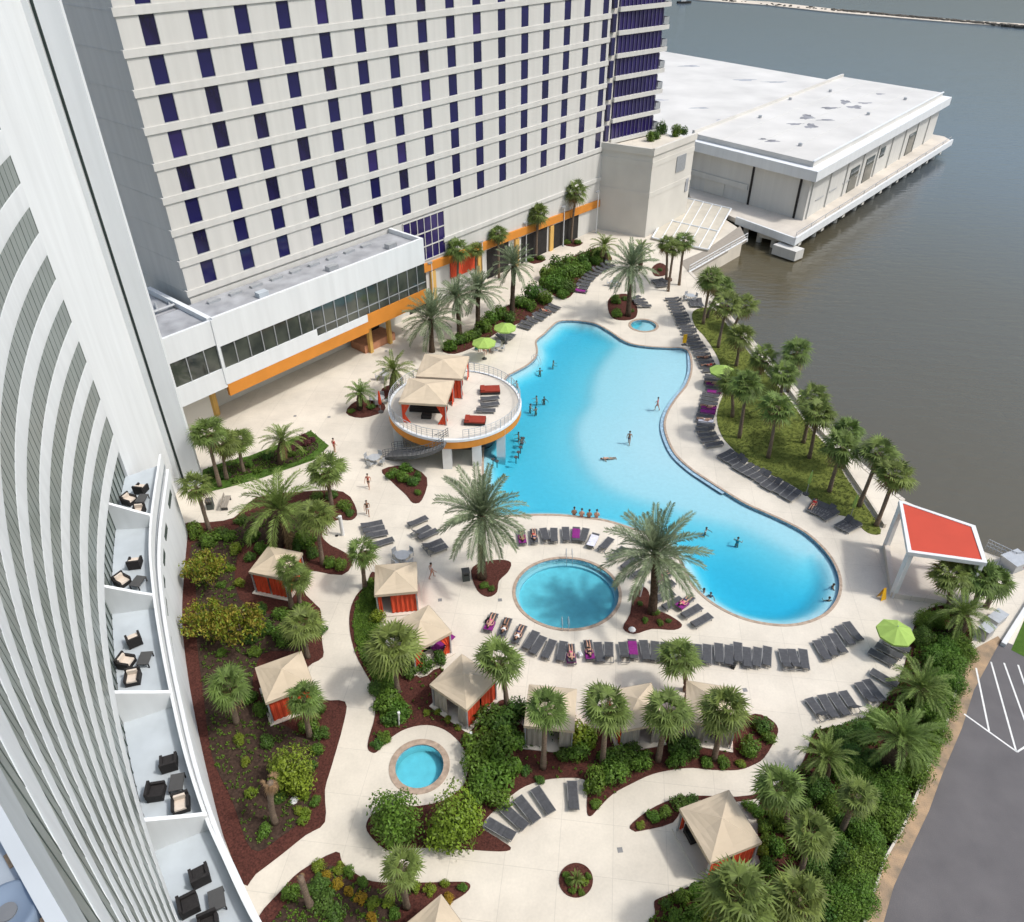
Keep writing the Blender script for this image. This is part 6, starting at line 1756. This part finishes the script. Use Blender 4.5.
bag(580, 656, 'cloth_white', 'white bag between two sunbathers of the long row'); bag(733, 667, 'cloth_black', 'dark bag behind the long lounger row'); bag(477, 349, 'cloth_teal', 'teal bag beside the sunbathers under the lower umbrella'); bag(488, 622, 'cloth_black', 'black bag beside the first sunbather of the long row'); bag(490, 348, 'cloth_red', 'red bag under the lower lime umbrella')
# far boat
p = pix(684, 3.2, WZ); r = empty('motor_boat', p, .2, 'small dark boat moored by the sand spit', 'boat'); r.scale = (.45, .45, .45)
MB().prism([(-9, -3), (6, -3), (10, 0), (6, 3), (-9, 3)], -.3, 2.2).build('hull', 'dark', r); MB().b2(-5, 2, -2, 2, 2.2, 5).build('cabin', 'white_paint', r); MB().b2(-5.3, 2.3, -2.3, 2.3, 5, 5.3).build('roof', 'frame', r)
# garden spot stones / irrigation lids
for x, y, lab in ((294, 801, 'small white lid in the mulch beside the big round bush'), (632, 630, 'pale stone at the left tip of the three pointed bed')):
    o = MB().lathe([(0, .2), (.2, .18), (.3, .06), (.32, 0)], 9).build('garden_stone', 'white_paint', smooth=True); o.location = pix(x, y); tag(o, lab, 'stone')
for x, y, lab in ((1013, 566, 'grey curved shell shelter at the picture edge beyond the pavilion'),):
    p = pix(x, y); r = empty('equipment_shelter', p, .4, 'low grey shelter with red mark beside the waterside railing', 'shelter')
    MB().b2(-.9, .9, -.7, .7, 0, .9).build('housing', 'alu', r); MB().b2(-1, 1, -.8, .8, .9, 1.0).build('lid', 'rail', r); MB().b2(.2, .7, -.72, -.705, .3, .7).build('mark', 'cloth_red', r)
for k, (x, y, lab) in enumerate(((350, 415, 'near the small triangular bed'), (329, 417, 'on the open plaza below the white wing'), (295, 416, 'above the grass edged bed'), (386, 351, 'beside the ochre columns'), (500, 600, 'left of the round pool'), (745, 690, 'behind the long lounger row'), (620, 850, 'before the open cabana'), (440, 600, 'between plaza cabanas and round pool'))):
    o = MB().b2(-.16, .16, -.16, .16, .002, .014).build('deck_drain', 'frame_l'); o.location = pix(x, y); o.rotation_euler = (0, 0, .12); tag(o, 'small dark square drain ' + lab, 'drain', 'deck drains')
# terrace foot bollards of the lower garden: white spot lights
for x, y, lab in ((399, 725, 'slim white garden light beside the small spa, left'), (470, 745, 'slim white garden light beside the small spa, right'), (640, 597, 'slim white garden light in the three pointed bed')):
    p = pix(x, y); r = empty('garden_light', p, 0, lab, 'garden light', 'white garden lights'); MB().tube([(0, 0, 0), (.1, 0, 1.3)], .06, 8).build('post', 'white_paint', r); MB().lathe([(0, 1.45), (.1, 1.42), (.1, 1.3), (0, 1.3)], 10, (.1, 0, 0)).build('cap', 'white_paint', r)

# ================================================================== PEOPLE
def skin_mesh(name, verts, edges, radii, root=0, sub=2):
    me = bpy.data.meshes.new(name); me.from_pydata(verts, edges, []); me.update()
    o = bpy.data.objects.new(name, me); COL.objects.link(o)
    sk_ = o.modifiers.new('skin', 'SKIN'); sk_.use_smooth_shade = True
    for k, r in enumerate(radii):
        d = me.skin_vertices[0].data[k]; d.radius = (r, r) if not hasattr(r, '__len__') else r; d.use_root = (k == root)
    sm = o.modifiers.new('sub', 'SUBSURF'); sm.levels = sub; sm.render_levels = sub
    dg = bpy.context.evaluated_depsgraph_get(); dg.update()
    out = bpy.data.meshes.new_from_object(o.evaluated_get(dg)); out.name = name
    bpy.data.objects.remove(o)
    return out
def pose(kind):
    """joint positions of a 1.72 m figure; x forward, y left, z up"""
    if kind in ('stand', 'walk'):
        st = .24 if kind == 'walk' else .04
        J = dict(pelvis=(0, 0, .92), belly=(.01, 0, 1.06), chest=(0, 0, 1.26), neck=(0, 0, 1.44), chin=(.02, 0, 1.54), head=(.015, 0, 1.64))
        for s, sg in (('l', 1), ('r', -1)):
            f = st * sg
            J['hip' + s] = (0, .09 * sg, .88); J['knee' + s] = (f * .6 + .03, .10 * sg, .49); J['ankle' + s] = (f - .05, .10 * sg, .09); J['toe' + s] = (f + .12, .11 * sg, .035)
            J['sh' + s] = (0, .17 * sg, 1.38); J['el' + s] = (-f * .5 - .02, .24 * sg, 1.12); J['wr' + s] = (-f * .8 + .10, .25 * sg, .90); J['hand' + s] = (-f * .9 + .13, .25 * sg, .83)
    elif kind == 'swim':
        J = dict(pelvis=(0, 0, .92), belly=(.02, 0, 1.06), chest=(.03, 0, 1.26), neck=(.05, 0, 1.44), chin=(.07, 0, 1.54), head=(.07, 0, 1.64))
        for s, sg in (('l', 1), ('r', -1)):
            J['hip' + s] = (0, .09 * sg, .88); J['knee' + s] = (.05, .11 * sg, .49); J['ankle' + s] = (-.03, .12 * sg, .09); J['toe' + s] = (.12, .13 * sg, .035)
            J['sh' + s] = (.02, .17 * sg, 1.38); J['el' + s] = (.16, .36 * sg, 1.20); J['wr' + s] = (.38, .38 * sg, 1.16); J['hand' + s] = (.46, .36 * sg, 1.15)
    elif kind == 'sit':
        J = dict(pelvis=(0, 0, .12), belly=(-.01, 0, .26), chest=(.0, 0, .46), neck=(.03, 0, .64), chin=(.06, 0, .74), head=(.06, 0, .84))
        for s, sg in (('l', 1), ('r', -1)):
            J['hip' + s] = (.03, .09 * sg, .10); J['knee' + s] = (.42, .12 * sg, .10); J['ankle' + s] = (.46, .12 * sg, -.30); J['toe' + s] = (.58, .13 * sg, -.36)
            J['sh' + s] = (.02, .17 * sg, .58); J['el' + s] = (-.02, .25 * sg, .32); J['wr' + s] = (.16, .21 * sg, .16); J['hand' + s] = (.23, .19 * sg, .14)
    else:                                             # lying on a lounger: head at -x, feet at +x
        J = dict(pelvis=(-.05, 0, .43), belly=(-.20, 0, .44), chest=(-.40, 0, .50), neck=(-.58, 0, .55), chin=(-.67, 0, .60), head=(-.77, 0, .60))
        for s, sg in (('l', 1), ('r', -1)):
            up = .20 if sg > 0 else 0.0
            J['hip' + s] = (0, .09 * sg, .42); J['knee' + s] = (.40, .11 * sg, .43 + up); J['ankle' + s] = (.78, .11 * sg, .40); J['toe' + s] = (.86, .12 * sg, .50)
            J['sh' + s] = (-.50, .17 * sg, .52); J['el' + s] = (-.28, .26 * sg, .42); J['wr' + s] = (-.05, .24 * sg, .42); J['hand' + s] = (.02, .23 * sg, .42)
    return {k: Vector(v) for k, v in J.items()}
RAD = dict(pelvis=(.125, .10), belly=(.115, .085), chest=(.135, .10), neck=.055, chin=.062, head=.098)
for s in 'lr': RAD.update({'hip' + s: .085, 'knee' + s: .055, 'ankle' + s: .038, 'toe' + s: .035, 'sh' + s: .052, 'el' + s: .038, 'wr' + s: .027, 'hand' + s: .036})
def figure_meshes(kind):
    J = pose(kind); names = list(J); ix = {k: i for i, k in enumerate(names)}
    E_ = [('pelvis', 'belly'), ('belly', 'chest'), ('chest', 'neck'), ('neck', 'chin'), ('chin', 'head')]
    for s in 'lr': E_ += [('pelvis', 'hip' + s), ('hip' + s, 'knee' + s), ('knee' + s, 'ankle' + s), ('ankle' + s, 'toe' + s), ('chest', 'sh' + s), ('sh' + s, 'el' + s), ('el' + s, 'wr' + s), ('wr' + s, 'hand' + s)]
    body = skin_mesh('body', [J[k] for k in names], [(ix[a], ix[b]) for a, b in E_], [RAD[k] for k in names], ix['pelvis'])
    # fingers, nose and ears join the same mesh
    b = MB(); b.v = [tuple(v.co) for v in body.vertices]; b.f = [tuple(p.vertices) for p in body.polygons]; b.m = [0] * len(b.f)
    for s, sg in (('l', 1), ('r', -1)):
        h, w_ = J['hand' + s], J['wr' + s]; d = (h - w_).normalized(); sd_ = d.cross(Vector((0, sg, .2))).normalized()
        for k, (o_, L) in enumerate(((-.024, .062), (-.008, .074), (.008, .070), (.024, .056))):
            a = h + sd_ * o_ + d * .02; b.tube([a, a + d * L * .55, a + d * L * .9 + Vector((0, -sg * .012, 0))], [.009, .008, .006], 5)
        a = h - sd_ * .03; b.tube([a, a - sd_ * .02 + d * .03, a - sd_ * .022 + d * .055], [.010, .009, .007], 5)
    face = Vector((1, 0, 0)) if kind != 'lie' else Vector((.2, 0, 1)).normalized()
    up = (J['head'] - J['chin']).normalized(); hd = J['head'] * .6 + J['chin'] * .4
    b.tube([hd + face * .085, hd + face * .115 - up * .015], [.016, .010], 6)
    body2 = b.mesh('body', 'skin', True)
    # hair cap
    hb = MB(); n = 12
    c = J['head'] + up * .012 - face * .012; sx = face.cross(up).normalized(); fx = up.cross(sx)
    for i in range(5):
        t = i / 4 * 1.75
        for j in range(n):
            a = 2 * math.pi * j / n; drop = 1.0 - .38 * max(0, math.cos(a)) * (i / 4)
            q = c + up * .112 * math.cos(t * drop) + (fx * -math.cos(a) * -1 + sx * math.sin(a)) * .108 * math.sin(t * drop)
            hb.v.append(tuple(q))
    for i in range(4):
        for j in range(n):
            hb.f.append((i * n + j, i * n + (j + 1) % n, (i + 1) * n + (j + 1) % n, (i + 1) * n + j)); hb.m.append(0)
    hair = hb.mesh('hair', 'hair', True)
    sc = lambda r, k: tuple(x * k for x in r) if hasattr(r, '__len__') else r * k
    keys = ['pelvis', 'hipl', 'kl', 'hipr', 'kr', 'belly']
    V = [J['pelvis'], J['hipl'], J['hipl'].lerp(J['kneel'], .45), J['hipr'], J['hipr'].lerp(J['kneer'], .45), J['pelvis'].lerp(J['belly'], .35)]
    shorts = skin_mesh('shorts', V, [(0, 1), (1, 2), (0, 3), (3, 4), (0, 5)], [(.135, .115), .10, .088, .10, .088, (.128, .10)], 0, 1)
    V = [J['belly'].lerp(J['pelvis'], .3), J['belly'], J['chest'], J['chest'].lerp(J['neck'], .55), J['shl'], J['shr'], J['shl'].lerp(J['ell'], .4), J['shr'].lerp(J['elr'], .4)]
    top = skin_mesh('shirt', V, [(0, 1), (1, 2), (2, 3), (2, 4), (2, 5), (4, 6), (5, 7)], [(.13, .10), (.128, .098), (.148, .113), .06, .064, .064, .058, .058], 2, 1)
    return body2, hair, shorts, top
FIG = {k: figure_meshes(k) for k in ('walk', 'stand', 'swim', 'sit', 'lie')}
def recol(me, mat, key={}):
    k = (me.name, mat)
    if k not in key:
        c = me.copy(); c.materials.clear(); c.materials.append(M[mat]); key[k] = c
    return key[k]
def person(kind, loc, rz, label, group, skin='skin', bottom='cloth_navy', top=None, hair='hair'):
    r = empty('person', loc, rz, label, 'person', group)
    bd, hr, sh, tp = FIG[kind]
    link('body', recol(bd, skin), r); link('hair', recol(hr, hair), r); link('shorts', recol(sh, bottom), r)
    if top: link('shirt', recol(tp, top), r)
    return r
GP, GS, GL_ = 'people walking on the deck', 'swimmers in the pool', 'sunbathers on loungers'
person('walk', pix(369, 488), 4.6, 'person in red shirt walking on the plaza above the loungers', GP, 'skin', 'cloth_black', 'cloth_red')
person('walk', pix(368, 515), 4.9, 'person in white shirt walking just above the stack of four loungers', GP, 'skin_b', 'cloth_white', 'cloth_black')
person('walk', pix(432, 578), .3, 'person in white shirt walking beside the square cabana', GP, 'skin', 'cloth_navy', 'cloth_white')
person('stand', pix(335, 452), 1.0, 'person in red standing at the tip of the grass edged bed', GP, 'skin', 'cloth_red', 'cloth_red')
person('walk', (*pix(657, 409).xy, -.2), 2.6, 'person in pink swimwear walking in the pale beach entry', GS, 'skin', 'cloth_pink', 'cloth_pink')
person('walk', (*pix(629, 442).xy, -.35), 1.2, 'small person in dark swimwear wading in the beach entry', GS, 'skin_b', 'cloth_navy')
o = person('swim', (*pix(617, 456).xy, -.25), 3.3, 'person floating flat in the shallow beach entry', GS, 'skin', 'cloth_teal'); o.rotation_euler = (0, R_(84), 3.3)
for k, (x, y, b_, t_, lab) in enumerate(((553, 361, 'cloth_black', None, 'swimmer alone near the head of the pool'), (540, 369, 'cloth_teal', None, 'swimmer beside the steel handrail of the pool'), (537, 397, 'cloth_red', None, 'left swimmer of the upper pair in the deep water'), (544, 397, 'cloth_navy', 'cloth_black', 'right swimmer of the upper pair in the deep water'), (530, 405, 'cloth_navy', None, 'left swimmer of the lower pair in the deep water'), (536, 408, 'cloth_black', None, 'right swimmer of the lower pair in the deep water'), (517, 381, 'cloth_black', None, 'swimmer closest to the round deck'), (706, 528, 'cloth_black', 'cloth_white', 'swimmer in the middle right of the pool'), (738, 539, 'cloth_teal', 'cloth_teal', 'swimmer in teal at the deep end'), (705, 589, 'cloth_black', None, 'left bather leaning at the pool edge by the three pointed bed'), (711, 593, 'cloth_black', 'cloth_navy', 'right bather leaning at the pool edge by the three pointed bed'), (833, 585, 'cloth_black', None, 'upper bather at the far deep end rim'), (830, 598, 'cloth_black', 'cloth_black', 'lower bather at the far deep end rim'), (519, 433, 'cloth_red', None, 'upper bather at the swim up bar'), (521, 438, 'cloth_navy', None, 'lower bather at the swim up bar'))):
    p = pix(x, y, .0); person('swim', (p.x, p.y, -1.67 + .05 * (k % 3)), k * 1.7, lab, GS, ('skin', 'skin_b')[k % 2], b_, t_)
for k, (x, y) in enumerate(((574, 515.5), (581.5, 517), (589, 518), (596.5, 518))):
    p = pix(x, y); person('sit', (p.x, p.y, .04), 1.5, f'{nth(k + 1)} from the left of four bathers sitting on the pool edge', 'bathers sitting on the pool edge', ('skin_b', 'skin')[k % 2], ('cloth_black', 'cloth_pink', 'cloth_navy', 'cloth_red')[k])
def sunbather(key, lab, bottom, top=None, skin='skin'):
    l = LG[key]; person('lie', l.location, l.rotation_euler.z, lab, GL_, skin, bottom, top)
sunbather((LR, 0), 'sunbather on the first lounger of the long row', 'cloth_pink')
sunbather((LR, 1), 'sunbather in black on the second lounger of the long row', 'cloth_black', 'cloth_white', 'skin_b')
sunbather((LR, 2), 'sunbather in pale blue top behind the flowering fan palm', 'cloth_navy', 'cloth_white')
sunbather((LR, 7), 'sunbather in pink lying in the middle of the long row', 'cloth_pink', None)
sunbather((LR, 8), 'sunbather in black lying beside the white bag', 'cloth_black', 'cloth_black')
sunbather((RA, 0), 'sunbather on the first lounger above the round pool', 'cloth_black', None, 'skin_b')
sunbather((RA, 1), 'sunbather in bright colours on the second lounger above the round pool', 'cloth_red', 'cloth_navy')
sunbather((TP, 0), 'sunbather topmost beside the three pointed bed', 'cloth_pink', None)
sunbather((TP, 4), 'sunbather on the magenta towel beside the three pointed bed', 'cloth_navy', 'cloth_pink')
sunbather((UL, 20), 'sunbather in orange red above the lime umbrella by the lawn', 'cloth_red', 'cloth_red')
sunbather((UL, 18), 'sunbather in black above the one in orange red', 'cloth_black', None, 'skin_b')
sunbather((ML, 2), 'sunbather right below the lime umbrella by the lawn', 'cloth_navy', None)
sunbather((ML, 8), 'sunbather at the bulge of the lawn row', 'cloth_black', None)
sunbather((ML, 11), 'sunbather on the white towel of the lawn row', 'cloth_white', None)
sunbather((PH, 2), 'sunbather in orange in the row at the pool head', 'cloth_red', None)
sunbather(('loungers between the folded umbrellas', 0), 'sunbather in red beside a folded umbrella', 'cloth_red', 'cloth_red')
for x, y, b_, t_, lab in ((478, 350, 'cloth_navy', 'cloth_black', 'left'), (484, 353, 'cloth_pink', 'cloth_pink', 'middle'), (489, 351, 'cloth_red', None, 'right')):
    p = pix(x, y); person('sit', (p.x, p.y, .30), 5.2, f'{lab} one of three people seated under the lower lime umbrella', 'people under the lower umbrella', 'skin', b_, t_)
